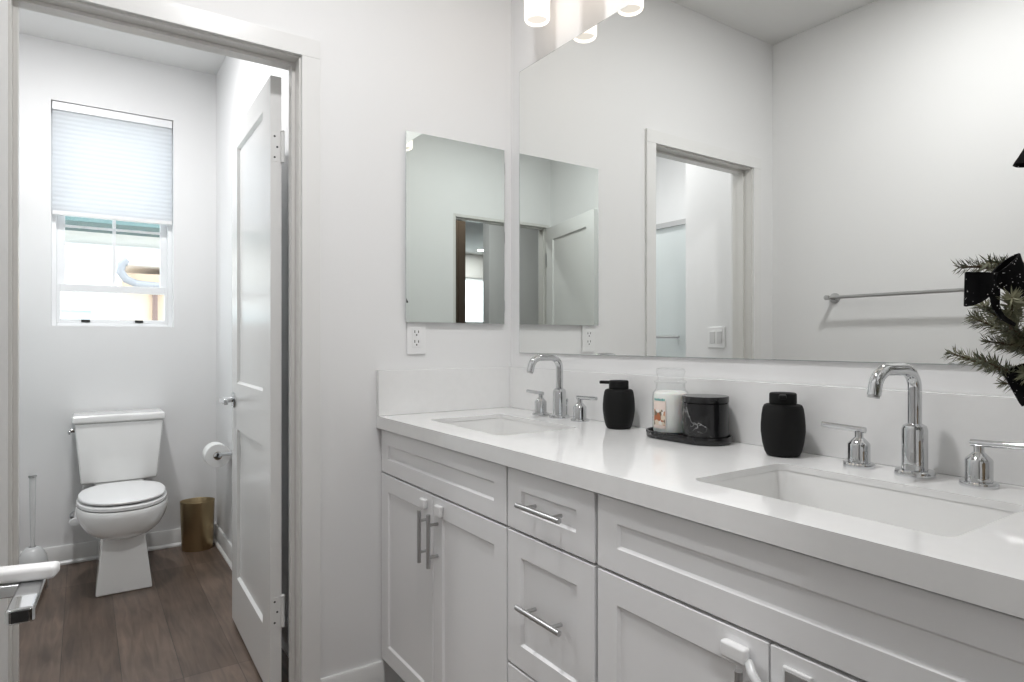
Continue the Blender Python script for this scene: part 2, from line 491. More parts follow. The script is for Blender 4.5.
doorway('trim_2', XE, 2.075, EY0, EY1, OZ, (1.998, 2.034), 'white frame of the entry doorway, seen in the cabinet mirror', True, False)

def baseboard(name, segs, label):
    """segs: (xa, ya, xb, yb, nx, ny): run along a wall, n points into the room"""
    b = MB()
    for xa, ya, xb, yb, nx, ny in segs:
        prof = [(0, 0), (0.024, 0), (0.024, 0.008), (0.020, 0.014), (0.013, 0.019), (0.013, 0.088), (0.009, 0.096), (0, 0.096)]
        b.loft([[(xa + nx * d, ya + ny * d, z) for d, z in prof], [(xb + nx * d, yb + ny * d, z) for d, z in prof]])
    return struct(name, b, TRIM, label, 'baseboard')
baseboard('baseboard_back', [(XB, -0.705, XB, -1.655, 1, 0)], 'white baseboard behind the toilet and brass bin')
baseboard('baseboard_right', [(XB + 0.024, -0.705, -0.13, -0.705, 0, -1)], 'white baseboard beside the brass bin')
baseboard('baseboard_end', [(0, -0.735, 0, -0.52, 1, 0)], 'white baseboard between doorway and vanity')
baseboard('baseboard_left', [(-0.13, -1.60, -0.51, -1.60, 0, 1)], 'white baseboard below the light switch wall')
baseboard('baseboard_opposite', [(0.0, YO, 1.86, YO, 0, 1)], 'white baseboard below the towel bar')

# ------------------------------------------------------------------ doors
def lever_set(parent, x, z, yface, dirn, out):
    """rosette, neck and flat lever; out = +-1 away from the leaf face, dirn = +-1 along the leaf"""
    b = MB(); b.lathe([(0.0, 0.0), (0.031, 0.0), (0.032, 0.003), (0.031, 0.007), (0.026, 0.010), (0.0, 0.010)], (x, yface, z), 'y', 32, flip=out, cap0=False, cap1=False)
    b.lathe([(0.0105, 0.008), (0.0105, 0.050)], (x, yface, z), 'y', 20, flip=out)
    h = mk('lever_handle', b, CHROME, parent)
    b = MB()
    xa, xb = sorted((x - dirn * 0.014, x + dirn * 0.105))
    ya, yb = sorted((yface + out * 0.040, yface + out * 0.056))
    b.box(xa, xb, ya, yb, z - 0.0105, z + 0.0105, 0.004, 3)
    mk('lever', b, CHROME, h)
    return h

def hinge(parent, z, yedge, ysgn):
    b = MB()
    b.lathe([(0.0055, -0.048), (0.0055, 0.048)], (-0.006, yedge, z), 'z', 14)
    b.lathe([(0.004, 0.048), (0.0065, 0.050), (0.004, 0.055)], (-0.006, yedge, z), 'z', 14)
    b.box(-0.0025, -0.0005, yedge, yedge + ysgn * 0.030, z - 0.045, z + 0.045)
    return mk('hinge', b, TRIM, parent)

# toilet room door, open against the right wall
LW, LH = 0.708, 2.030
d1 = bpy.data.objects.new('door_1', None); COL.objects.link(d1)
d1.location = (-0.122, -0.856, 0.0); d1.rotation_euler = (0, 0, math.radians(178.95))
d1['kind'] = 'structure'; d1['label'] = 'white two panel door standing open into the toilet room'; d1['category'] = 'door'
b = MB(); b.slab(0, LW, 0.018, LH, 0.0, -0.035, [(0.115, LW - 0.115, 0.215, 0.815), (0.115, LW - 0.115, 1.000, 1.945)], 0.010, 0.008, both=True)
mk('leaf', b, DOORP, d1, bevel=0.0015)
lever_set(d1, LW - 0.060, 0.930, 0.0, -1, 1); lever_set(d1, LW - 0.060, 0.930, -0.035, -1, -1)
for zc in (0.29, 1.80): 
    h = mk('hinge', MB().box(-0.0015, 0.0, -0.033, -0.004, zc - 0.048, zc + 0.048), TRIM, d1)
for ch in [c for c in d1.children if c.name.startswith('hinge')]:
    zc = sum(v.co.z for v in ch.data.vertices) / len(ch.data.vertices)
    b = MB(); b.lathe([(0.006, -0.049), (0.006, 0.049)], (-0.007, -0.037, zc), 'z', 16)
    b.lathe([(0.0045, 0.049), (0.0075, 0.051), (0.004, 0.056)], (-0.007, -0.037, zc), 'z', 14)
    mk('hinge_knuckle', b, TRIM, ch)
    b = MB()
    for k, dz in enumerate((-0.034, 0.0, 0.034)):
        b.lathe([(0.0035, 0.0), (0.003, 0.0008)], (-0.0015, -0.013 - 0.008 * (k % 2), zc + dz), 'x', 10, flip=-1)
    mk('screw', b, DARKMETAL, ch)

# entry door, swung open along the opposite wall: only its lever reaches the picture
d2 = bpy.data.objects.new('door_2', None); COL.objects.link(d2)
d2.location = (1.955, -1.637, 0.0); d2.rotation_euler = (0, 0, math.radians(180 - 13.5))
d2['kind'] = 'structure'; d2['label'] = 'white entry door with a locked lever at the picture edge'; d2['category'] = 'door'
b = MB(); b.slab(0, 0.808, 0.018, 2.045, 0.0, 0.035, [(0.115, 0.693, 0.215, 0.815), (0.115, 0.693, 1.000, 1.945)], 0.010, 0.008, both=True)
mk('leaf', b, DOORP, d2, bevel=0.0015)
LX, LZ = 0.750, 0.932
b = MB(); b.lathe([(0.0, 0.0), (0.031, 0.0), (0.032, 0.003), (0.031, 0.007), (0.026, 0.010), (0.0, 0.010)], (LX, 0.0, LZ), 'y', 32, flip=-1, cap0=False, cap1=False)
b.lathe([(0.0085, 0.008), (0.0085, 0.060)], (LX, 0, LZ), 'y', 20, flip=-1)
hd = mk('lever_handle', b, CHROME, d2)
b = MB(); ROT = Matrix.Translation((LX, -0.0655, 0)) @ Matrix.Rotation(math.radians(10), 4, 'Z') @ Matrix.Translation((-LX, 0.0655, 0))
b.box(LX - 0.080, LX + 0.013, -0.076, -0.055, LZ - 0.007, LZ + 0.007, 0.003, 3); b.xf(ROT)
mk('lever', b, CHROME, hd)
b = MB(); b.box(LX - 0.0806, LX - 0.0795, -0.0715, -0.0595, LZ - 0.005, LZ + 0.005, 0.0003, 1); b.xf(ROT)
mk('lever_end', b, DARKMETAL, hd)
b = MB(); b.box(LX - 0.011, LX + 0.011, -0.0860, -0.006, LZ + 0.0075, LZ + 0.0200, 0.004, 3)
mk('child_lock', b, PLASTIC, d2)['label'] = 'white plastic child lock bar'
for zc in (0.25, 1.02, 1.80):
    mk('hinge', MB().lathe([(0.006, -0.049), (0.006, 0.049)], (-0.007, -0.004, zc), 'z', 14), NICKEL, d2)

# ------------------------------------------------------------------ windows
w1 = bpy.data.objects.new('window_1', None); COL.objects.link(w1)
w1.location = (XB - 0.075, (WY0 + WY1) / 2, WZ0)
w1['kind'] = 'structure'; w1['label'] = 'white single hung window above the toilet'; w1['category'] = 'window'
O = tuple(w1.location)
fx0, fx1 = XB - 0.12, XB - 0.055
b = MB()
fw = 0.022
b.box(fx0, fx1, WY0, WY0 + fw, WZ0, WZ1, 0.002); b.box(fx0, fx1, WY1 - fw, WY1, WZ0, WZ1, 0.002)
b.box(fx0, fx1, WY0 + fw, WY1 - fw, WZ0, WZ0 + 0.018, 0.002); b.box(fx0, fx1, WY0 + fw, WY1 - fw, WZ1 - 0.025, WZ1, 0.002)
mk('window_frame', b, VINYL, w1, O)
ya, yb = WY0 + fw, WY1 - fw
zr0, zr1 = 1.438, 1.476
def sash(x0, x1, z0, z1, sw, rb, rt, mull):
    b = MB()
    b.box(x0, x1, ya, ya + sw, z0, z1, 0.002); b.box(x0, x1, yb - sw, yb, z0, z1, 0.002)
    b.box(x0, x1, ya + sw, yb - sw, z0, z0 + rb, 0.002); b.box(x0, x1, ya + sw, yb - sw, z1 - rt, z1, 0.002)
    if mull:
        ym = (ya + yb) / 2
        b.box(x0 + 0.008, x1 - 0.002, ym - 0.008, ym + 0.008, z0 + rb, z1 - rt, 0.001)
        b.box(x0 + 0.008, x1 - 0.002, ya + sw, ym - 0.008, 1.785, 1.797, 0.001)
        b.box(x0 + 0.008, x1 - 0.002, ym + 0.008, yb - sw, 1.785, 1.797, 0.001)
    s = mk('sash', b, VINYL, w1, O)
    xm = (x0 + x1) / 2
    mk('pane', MB().box(xm - 0.002, xm + 0.002, ya + sw, yb - sw, z0 + rb, z1 - rt), GLASS, s, O)
sash(fx0 + 0.004, fx0 + 0.028, zr0, WZ1 - 0.025, 0.036, 0.030, 0.03, True)
sash(fx0 + 0.032, fx0 + 0.058, WZ0 + 0.018, zr1, 0.016, 0.020, zr1 - zr0, False)
for yy in (-1.345, -1.095):
    mk('window_latch', MB().box(fx0 + 0.056, fx0 + 0.068, yy - 0.020, yy + 0.020, WZ0 + 0.022, WZ0 + 0.036, 0.002), DARKMETAL, w1, O)

# honeycomb blind, half lowered
bl = thing('window_blind', 'white honeycomb blind half lowered in the toilet room window', 'blind', (XB - 0.03, (WY0 + WY1) / 2, 1.835))
O = tuple(bl.location)
mk('head_rail', MB().box(XB - 0.050, XB - 0.008, WY0 + 0.004, WY1 - 0.004, 2.385, 2.427, 0.003), VINYL, bl, O)
b = MB(); front, back = [], []
zt, zb, npl = 2.385, 1.855, 44
for i in range(npl + 1):
    z = zt + (zb - zt) * i / npl
    front.append((XB - (0.020 if i % 2 else 0.0222), z)); back.append((XB - (0.038 if i % 2 else 0.0358), z))
poly = front + back[::-1]
b.loft([[(x, WY0 + 0.006, z) for x, z in poly], [(x, WY1 - 0.006, z) for x, z in poly]])
mk('pleated_fabric', b, SHADEFAB, bl, O, smooth=10)
mk('bottom_rail', MB().box(XB - 0.042, XB - 0.014, WY0 + 0.005, WY1 - 0.005, 1.835, 1.855, 0.003), PLASTIC, bl, O)

w2 = bpy.data.objects.new('window_2', None); COL.objects.link(w2)
w2.location = (8.06, -4.175, 0.6); w2['kind'] = 'structure'; w2['label'] = 'bright bedroom window seen in the medicine cabinet mirror'; w2['category'] = 'window'
O = tuple(w2.location)
b = MB()
b.box(8.02, 8.10, -4.95, -4.90, 0.6, 2.3); b.box(8.02, 8.10, -3.45, -3.40, 0.6, 2.3)
b.box(8.02, 8.10, -4.90, -3.45, 0.6, 0.65); b.box(8.02, 8.10, -4.90, -3.45, 2.25, 2.3); b.box(8.02, 8.10, -4.90, -3.45, 1.43, 1.47)
mk('window_frame', b, VINYL, w2, O)
mk('pane', MB().box(8.058, 8.062, -4.90, -3.45, 0.65, 2.25), GLASS, w2, O)

# ------------------------------------------------------------------ neighbouring house outside the window
nh = thing('neighbour_house', 'pale neighbouring house outside the toilet room window', 'house', (-6.3, -1.2, 0))
O = (-6.3, -1.2, 0)
mk('house_wall', MB().box(-6.9, -6.3, -5.0, 3.0, 0.0, 3.2), STUCCO, nh, O)
mk('eave', MB().box(-6.3, -5.6, -5.0, 3.0, 2.36, 2.46), TEALWOOD, nh, O)
b = MB(); b.box(-6.3, -6.22, -5.0, 3.0, 1.74, 1.82, 0.004); b.box(-6.3, -6.24, -5.0, 3.0, 2.20, 2.225)
mk('wall_band', b, VINYL, nh, O)
b = MB(); b.box(-6.3, -6.24, -2.4, -1.10, 0.80, 0.90); b.box(-6.3, -6.24, -2.4, -1.10, 1.50, 1.60); b.box(-6.3, -6.24, -2.4, -2.3, 0.9, 1.5); b.box(-6.3, -6.24, -1.28, -1.10, 0.9, 1.5)
hw = mk('house_window', b, VINYL, nh, O)
mk('window_pane', MB().box(-6.3, -6.285, -2.3, -1.28, 0.9, 1.5), mat('painted_sky_glass', (0.62, 0.74, 0.76), 0.1), hw, O)  # reflected sky is put into the pane's pale blue base colour
po = thing('garden_pier', 'tan stucco pier with gutter outside the toilet room window', 'pier', (-4.6, -0.7, 0))
O = (-4.6, -0.7, 0)
mk('pier_wall', MB().box(-5.0, -4.2, -1.085, 0.3, 0, 1.74), TAN, po, O)
b = MB()
b.tube([(-4.12, -1.05, 1.84), (-4.12, -1.09, 1.80), (-4.12, -1.10, 1.74), (-4.12, -1.06, 1.68), (-4.12, -0.98, 1.645), (-4.12, -0.6, 1.62), (-4.12, 0.2, 1.60)], 0.032, 14)
mk('gutter_pipe', b, GUTTER, po, O)
b = MB(); b.box(-5.02, -4.1, -1.06, 0.3, 1.80, 1.86, 0.01)
mk('coping', b, STUCCO, po, O)
mk('downspout', MB().box(-4.2, -4.15, -0.865, -0.83, 0.0, 1.62), BROWN, po, O)
b = MB(); b.box(-14, -2.19, -12, 10, -0.12, 0.0)  # unseen slab added to stop sky light coming from below
gy = struct('ground_light_block', b, GROUND, 'unseen slab outside the window, added to block light from below', 'ground')

# ------------------------------------------------------------------ vanity cabinets
YF = -0.528         # plane of the cabinet fronts
ZC0, ZC1 = 0.880, 0.920
def cabinet_body(x0, x1, parent, O):
    b = MB()
    t = 0.016; ya, yb = YF + 0.020, -0.003
    b.box(x0, x0 + t, ya, yb, 0.105, ZC0 - 0.001); b.box(x1 - t, x1, ya, yb, 0.105, ZC0 - 0.001)
    b.box(x0 + t, x1 - t, ya, yb, 0.105, 0.121); b.box(x0 + t, x1 - t, yb - 0.008, yb, 0.121, ZC0 - 0.001)
    b.box(x0 + t, x1 - t, ya, ya + 0.018, ZC0 - 0.04, ZC0 - 0.001); b.box(x0 + t, x1 - t, ya, ya + 0.018, 0.715, 0.750)
    b.box(x0 + t, x1 - t, ya, ya + 0.018, 0.121, 0.135)
    b.box(x0, x1, YF + 0.085, YF + 0.101, 0.0, 0.105); b.box(x0, x1, yb - 0.02, yb, 0.0, 0.105)
    b.box(x0, x0 + t, YF + 0.101, yb - 0.02, 0.0, 0.105); b.box(x1 - t, x1, YF + 0.101, yb - 0.02, 0.0, 0.105)
    return mk('body', b, CAB, parent, O)
def front(name, x0, x1, z0, z1, parent, O, stile=0.055, rail=None, m=None):
    r = rail or stile
    b = MB().slab(x0, x1, z0, z1, YF, YF + 0.0195, [(x0 + stile, x1 - stile, z0 + r, z1 - r)], 0.006, 0.005)
    return mk(name, b, CAB, parent, O, bevel=0.0015)
def bar_pull(p, q, parent, O, name='bar_pull'):
    """bar between two points in front of the door, on two posts"""
    p, q = Vector(p), Vector(q)
    b = MB(); b.tube([p, q], 0.006, 18)
    for t in (0.20, 0.80):
        c = p.lerp(q, t)
        b.tube([c, (c.x, YF - 0.0002, c.z)], 0.0045, 14)
    return mk(name, b, NICKEL, parent, O)
def lock_block(x, z, w, h, parent, O, d=0.014, name='child_lock'):
    b = MB(); b.box(x - w / 2, x + w / 2, YF - d, YF - 0.0003, z - h / 2, z + h / 2, 0.005, 3)
    o = mk(name, b, PLASTIC, parent, O); o['label'] = 'white plastic child safety lock'
    return o
YP = YF - 0.030
def sink_cabinet(x0, x1, label):
    O = (x0, YF, 0.0)
    t = thing('sink_cabinet', label, 'cabinet', O, group='vanity cabinets under the countertop')
    cabinet_body(x0, x1, t, O)
    xm = (x0 + x1) / 2
    front('false_front', x0 + 0.003, x1 - 0.002, 0.734, 0.873, t, O, 0.054, 0.046)
    a = front('door', x0 + 0.003, xm - 0.0015, 0.108, 0.728, t, O, 0.054)
    c = front('door', xm + 0.0015, x1 - 0.002, 0.108, 0.728, t, O, 0.054)
    return t, a, c, xm, O
t, a, c, xm, O = sink_cabinet(0.001, 0.764, 'white shaker sink cabinet beside the end wall')
bar_pull((xm - 0.028, YP, 0.684), (xm - 0.028, YP, 0.534), a, O); bar_pull((xm + 0.030, YP, 0.684), (xm + 0.030, YP, 0.534), c, O)
lock_block(xm - 0.048, 0.697, 0.034, 0.028, a, O); lock_block(xm + 0.048, 0.695, 0.034, 0.032, c, O)
O = (0.766, YF, 0.0)
t = thing('drawer_cabinet', 'white shaker cabinet with three drawers between the sink cabinets', 'cabinet', O, group='vanity cabinets under the countertop')
cabinet_body(0.766, 1.078, t, O)
for z0, z1, st, rl, pz in ((0.734, 0.873, 0.055, 0.046, 0.804), (0.418, 0.728, 0.053, 0.054, 0.576), (0.108, 0.412, 0.053, 0.054, 0.262)):
    d = front('drawer', 0.768, 1.0735, z0, z1, t, O, st, rl)
    bar_pull((0.848, YP, pz), (1.001, YP, pz), d, O)
t, a, c, xm, O = sink_cabinet(1.080, 1.832, 'white shaker sink cabinet at the near end under the faucet by the tree')
bar_pull((xm - 0.030, YP, 0.684), (xm - 0.030, YP, 0.534), a, O); bar_pull((xm + 0.030, YP, 0.684), (xm + 0.030, YP, 0.534), c, O)
lk = lock_block(xm - 0.053, 0.697, 0.046, 0.026, a, O, 0.016)
b = MB()
sp = [(xm - 0.030, YF - 0.006, 0.690), (xm - 0.016, YF - 0.018, 0.682), (xm - 0.002, YF - 0.022, 0.672), (xm + 0.014, YF - 0.016, 0.663), (xm + 0.026, YF - 0.006, 0.658)]
b.tube(sp, 0.0070, 12)
b.lathe([(0.0, 0.0), (0.011, 0.0), (0.011, 0.012), (0.007, 0.018), (0.0, 0.019)], (xm + 0.018, YF, 0.668), 'y', 20, flip=-1, cap0=False, cap1=False)
o = mk('lock_strap', b, CLEARPLASTIC, lk, O); o['label'] = 'milky flexible strap of the child lock'
b = MB()
lx, lz = xm + 0.046, 0.694
b.box(lx - 0.022, lx + 0.022, YF - 0.006, YF - 0.0003, lz - 0.015, lz + 0.015, 0.004, 3)
k2 = mk('lock_plate', b, PLASTIC, c, O)
b = MB(); b.box(lx - 0.017, lx + 0.017, YF - 0.0075, YF - 0.006, lz - 0.010, lz + 0.010, 0.0006, 1)
mk('lock_recess', b, NICKEL, k2, O)
# filler between the last cabinet and the entry wall
b = MB(); b.box(1.8335, XE - 0.001, YF + 0.020, YF + 0.040, 0.105, ZC0 - 0.001, 0.001)
tag(mk('filler_strip', b, CAB), 'narrow painted filler strip between sink cabinet and entry wall', 'filler strip')

# ------------------------------------------------------------------ countertop with two sink cutouts
YC = -0.5445
S1, S2 = 0.400, 1.452            # sink centres
SX, SY0, SY1 = 0.208, -0.448, -0.172
def rrect(cx, y0, y1, hx, r, n=6):
    pts = []
    for (ax, ay, a0) in ((cx + hx - r, y1 - r, 0), (cx - hx + r, y1 - r, 90), (cx - hx + r, y0 + r, 180), (cx + hx - r, y0 + r, 270)):
        for i in range(n + 1):
            a = math.radians(a0 + 90 * i / n)
            pts.append((ax + r * math.cos(a), ay + r * math.sin(a)))
    return pts
O = (0.001, YC, ZC0)
ct = thing('countertop', 'white quartz countertop with two sink cutouts', 'countertop', O)
b = MB(); bm = b.bm
outer = [(0.001, YC), (XE - 0.001, YC), (XE - 0.001, -0.001), (0.001, -0.001)]
holes = [rrect(S1, SY0, SY1, SX, 0.022), rrect(S2, SY0, SY1, SX, 0.022)]
ZS = ZC1 - 0.013   # underside of the stone; the front carries a deeper mitred apron
for z in (ZS, ZC1):
    es = []
    for loop in [outer] + holes:
        vv = [bm.verts.new((x, y, z)) for x, y in loop]
        es += [bm.edges.new((vv[i], vv[(i + 1) % len(vv)])) for i in range(len(vv))]
    bmesh.ops.triangle_fill(bm, use_beauty=True, use_dissolve=False, edges=es)
bm.verts.ensure_lookup_table()
n1 = len(bm.verts) // 2
k = 0
for loop in [outer] + holes:
    n = len(loop)
    for i in range(n):
        j = (i + 1) % n
        bm.faces.new((bm.verts[k + i], bm.verts[k + j], bm.verts[n1 + k + j], bm.verts[n1 + k + i]))
    k += n
b.box(0.001, XE - 0.001, YC, YC + 0.014, ZC0, ZS)
mk('slab', b, QUARTZ, ct, O)
tag(mk('backsplash', MB().box(0.0215, XE - 0.001, -0.021, -0.001, ZC1 + 0.0003, 1.072, 0.0012), QUARTZ), 'long white quartz backsplash below the wall mirror', 'backsplash')
tag(mk('side_splash', MB().box(0.001, 0.021, YC, -0.001, ZC1 + 0.0003, 1.072, 0.0012), QUARTZ), 'short white quartz side splash against the end wall', 'side splash')

def make_sink(cx, label):
    O = (cx, -0.31, ZC0 - 0.15)
    t = thing('undermount_sink', label, 'sink', O, group='undermount sinks in the countertop')
    b = MB(); e = 0.002
    def ring(d, z, r): return [(x, y, z) for x, y in rrect(cx, SY0 - d, SY1 + d, SX + d, r)]
    b.loft([ring(0.022, ZS - 0.0004, 0.03), ring(e, ZS - 0.0004, 0.026), ring(e - 0.001, ZS - 0.004, 0.026), ring(0.0, ZC0 - 0.06, 0.030), ring(-0.012, ZC0 - 0.115, 0.034),
            ring(-0.03, ZC0 - 0.132, 0.034), ring(-0.07, ZC0 - 0.138, 0.034), ring(-0.11, ZC0 - 0.140, 0.02)], cap0=False)
    b.loft([ring(0.022, ZS - 0.0004, 0.03), ring(0.022, ZC0 - 0.014, 0.03), ring(0.012, ZC0 - 0.018, 0.032), ring(0.008, ZC0 - 0.10, 0.034), ring(-0.01, ZC0 - 0.145, 0.034), ring(-0.10, ZC0 - 0.150, 0.03)], cap0=False)
    mk('basin', b, PORC, t, O, smooth=50)
    b = MB(); b.lathe([(0.0, 0.004), (0.018, 0.004), (0.022, 0.003), (0.030, 0.002), (0.031, 0.0)], (cx, -0.31, ZC0 - 0.140), 'z', 28, cap0=False, cap1=False)
    mk('drain', b, CHROME, t, O)
    return t
make_sink(S1, 'white rectangular sink nearer the end wall')
make_sink(S2, 'white rectangular sink nearer the tabletop tree')

def make_faucet(cx, label):
    O = (cx, -0.078, ZC1)
    t = thing('widespread_faucet', label, 'faucet', O, group='chrome faucets at the sinks')
    b = MB()
    b.lathe([(0.0, 0.0), (0.033, 0.0), (0.0335, 0.003), (0.0325, 0.009), (0.030, 0.0115), (0.0215, 0.012), (0.0212, 0.016), (0.0212, 0.086), (0.0190, 0.093), (0.0122, 0.097), (0.0, 0.097)],
            (0, 0, 0), 'z', 40, cap0=False, cap1=False)
    sp = mk('spout_base', b, CHROME, t)
    pts = [(0, 0, 0.094)]
    R = 0.036; zt = 0.209 - 0.011
    pts.append((0, 0, zt - R))
    for i in range(1, 13):
        a = math.radians(90 * i / 12)
        pts.append((0, -R + R * math.cos(a), zt - R + R * math.sin(a)))
    R2 = 0.036; y1 = -0.078
    pts.append((0, y1, zt))
    for i in range(1, 12):
        a = math.radians(76 * i / 11)
        pts.append((0, y1 - R2 * math.sin(a), zt - R2 + R2 * math.cos(a)))
    a = math.radians(76); p = pts[-1]
    pts.append((0, p[1] - 0.018 * math.cos(a), p[2] - 0.018 * math.sin(a)))
    b = MB(); b.tube(pts, 0.0115, 24)
    s = mk('spout', b, CHROME, t, smooth=50)
    e = Vector(pts[-1]); dv = Vector((0, -math.cos(a), -math.sin(a)))
    b = MB(); b.tube([e - dv * 0.001, e + dv * 0.004], 0.0098, 20)
    mk('aerator', b, NICKEL, s)
    b = MB(); b.tube([(0.0, 0.019, 0.04), (0.0, 0.030, 0.041)], 0.003, 10); b.lathe([(0.0025, 0.0), (0.0025, 0.05), (0.005, 0.052), (0.005, 0.06), (0.002, 0.063)], (0.0, 0.030, 0.0), 'z', 14)
    mk('lift_rod', b, CHROME, t)
    for s_ in (-1, 1):
        x = s_ * 0.102
        b = MB()
        b.lathe([(0.0, 0.0), (0.0285, 0.0), (0.029, 0.003), (0.0285, 0.007), (0.026, 0.009), (0.0205, 0.0095), (0.0203, 0.012), (0.0203, 0.045), (0.0190, 0.0475), (0.0100, 0.057), (0.0078, 0.059), (0.0075, 0.070), (0.0, 0.070)],
                (x, 0.0, 0), 'z', 36, cap0=False, cap1=False)
        h = mk('valve', b, CHROME, t)
        b = MB()
        b.tube([(x - s_ * 0.012, 0, 0.0735), (x + s_ * 0.03, 0, 0.0750), (x + s_ * 0.076, 0.0, 0.0766)], [0.0062, 0.0060, 0.0056], 16)
        b.bm.verts.ensure_lookup_table()
        mk('lever', b, CHROME, h)
    return t
f1 = make_faucet(0.392, 'chrome widespread faucet at the sink nearer the end wall'); f1.location = (0.396, -0.078, ZC1)
f2 = copy_tree(f1); f2.location = (1.456, -0.078, ZC1)
for ch in f2.children:
    if ch.name.startswith('spout') and 'base' not in ch.name: ch.rotation_euler = (0, 0, math.radians(-8))
f2['label'] = 'large chrome widespread faucet at the near sink by the tabletop tree'

# ------------------------------------------------------------------ things on the counter
def soap(loc, rotz, label):
    t = thing('soap_dispenser', label, 'soap dispenser', loc, rotz, group='black soap dispensers on the counter')
    prof = [(0.0, 0.0), (0.030, 0.0), (0.034, 0.002), (0.038, 0.010), (0.0425, 0.028), (0.0455, 0.052), (0.0455, 0.068), (0.044, 0.088), (0.0415, 0.104), (0.0385, 0.1105), (0.035, 0.112), (0.027, 0.1125), (0.0, 0.1125)]
    b = MB(); b.lathe(prof, (0, 0, 0), 'z', 48, cap0=False, cap1=False)
    mk('bottle', b, BLACK, t, smooth=40)
    b = MB(); b.lathe([(0.0, 0.1128), (0.0275, 0.1128), (0.0280, 0.114), (0.0280, 0.133), (0.0272, 0.136), (0.025, 0.1372), (0.0, 0.1375)], (0, 0, 0), 'z', 40, cap0=False, cap1=False)
    p = mk('pump_head', b, BLACK, t)
    b = MB(); b.box(0.020, 0.056, -0.0075, 0.0075, 0.1265, 0.1355, 0.003, 3)
    mk('pump_spout', b, BLACK, p)
    return t
s1 = soap((0.678, -0.085, ZC1), math.radians(212), 'black soap dispenser with its spout turned towards the far faucet')
s2 = copy_tree(s1); s2.location = (1.196, -0.090, ZC1); s2.rotation_euler = (0, 0, math.radians(-58))
s2['label'] = 'black soap dispenser beside the near sink, spout towards the room'

TX, TY = 0.929, -0.0865
def stadium(cx, cy, L, R, n=20):
    pts = []
    for i in range(n + 1):
        a = -PI / 2 + PI * i / n; pts.append((cx + L + R * math.cos(a), cy + R * math.sin(a)))
    for i in range(n + 1):
        a = PI / 2 + PI * i / n; pts.append((cx - L + R * math.cos(a), cy + R * math.sin(a)))
    return pts
b = MB()
b.loft([[(x, y, z) for x, y in stadium(0, 0, L, R)] for L, R, z in
        ((0.056, 0.058, 0.0), (0.056, 0.0615, 0.002), (0.056, 0.0635, 0.017), (0.056, 0.0630, 0.0185), (0.056, 0.0598, 0.0185), (0.056, 0.0592, 0.0175), (0.056, 0.058, 0.007), (0.056, 0.055, 0.006))])
o = mk('vanity_tray', b, MARBLE, smooth=40); o.location = (TX, TY, ZC1)
tag(o, 'oblong black marble tray holding candle and black jar', 'tray')
ZT = ZC1 + 0.0062
JR = 0.93
cj = thing('candle_jar', 'glass candle jar of white wax on the black tray', 'candle', (0.8725, TY, ZT))
b = MB()
outer = [(0.0, 0.0), (0.046, 0.0), (0.0495, 0.004), (0.0500, 0.012), (0.0500, 0.102), (0.0485, 0.110), (0.0420, 0.117), (0.0405, 0.122), (0.0405, 0.134)]
inner = [(0.0385, 0.134), (0.0385, 0.121), (0.0465, 0.110), (0.048, 0.102), (0.048, 0.010), (0.0, 0.008)]
b.lathe(outer + inner, (0, 0, 0), 'z', 48, JR, JR, cap0=False, cap1=False)
mk('glass_jar', b, JARGLASS, cj, smooth=40)
b = MB(); b.lathe([(0.0, 0.0085), (0.0474, 0.0105), (0.0474, 0.102), (0.0455, 0.108), (0.038, 0.113), (0.0, 0.112)], (0, 0, 0), 'z', 48, JR, JR, cap0=False, cap1=False)
mk('wax', b, WAX, cj)
b = MB(); b.lathe([(0.0, 0.1345), (0.043, 0.1345), (0.0445, 0.136), (0.0445, 0.139), (0.042, 0.141), (0.036, 0.143), (0.0355, 0.150), (0.0385, 0.157), (0.0405, 0.164), (0.039, 0.170), (0.033, 0.173), (0.0, 0.173)], (0, 0, 0), 'z', 40, JR, JR, cap0=False, cap1=False)
mk('glass_lid', b, JARGLASS, cj, smooth=40)
def patch(a0, a1, z0, z1, r, n=14):
    """curved label on the jar, angles in degrees"""
    b = MB(); t = 0.0004
    rings = []
    for z in (z0, z1):
        ang = [math.radians(a0 + (a1 - a0) * i / n) for i in range(n + 1)]
        rings.append([(r * math.cos(a), r * math.sin(a), z) for a in ang] + [((r + t) * math.cos(a), (r + t) * math.sin(a), z) for a in reversed(ang)])
    b.loft(rings)
    return b
AC = math.degrees(math.atan2(-1.358 - TY, 2.012 - 0.8725))     # towards the room
AL = AC - 38
lb = mk('label', patch(AL - 24, AL + 24, 0.020, 0.090, 0.0502 * JR), LABELPAPER, cj); lb['label'] = 'pale pink printed label'
mk('label_picture', patch(AL - 21, AL + 21, 0.028, 0.068, 0.0507 * JR), PICTURE, lb)
b = MB()
for i in range(8):
    a0 = AL - 20 + 5.2 * i
    q = patch(a0, a0 + 3.6, 0.0905, 0.0955 if i % 3 else 0.0968, 0.0502 * JR, 2)
    me = bpy.data.meshes.new('tmp'); q.bm.to_mesh(me); q.bm.free(); b.bm.from_mesh(me); bpy.data.meshes.remove(me)
mk('label_lettering', b, TEAL, cj)
bj = thing('marble_jar', 'black veined marble jar with lid on the black tray', 'jar', (0.984, TY, ZT))
b = MB(); b.lathe([(0.0, 0.0), (0.054, 0.0), (0.0553, 0.0015), (0.0553, 0.0915), (0.054, 0.093), (0.0, 0.093)], (0, 0, 0), 'z', 56, cap0=False, cap1=False)
mk('jar_body', b, MARBLE, bj, smooth=40)
b = MB(); b.lathe([(0.0, 0.0935), (0.054, 0.0935), (0.0562, 0.0945), (0.0562, 0.107), (0.055, 0.109), (0.0, 0.1095)], (0, 0, 0), 'z', 56, cap0=False, cap1=False)
mk('jar_lid', b, MARBLE, bj, smooth=40)

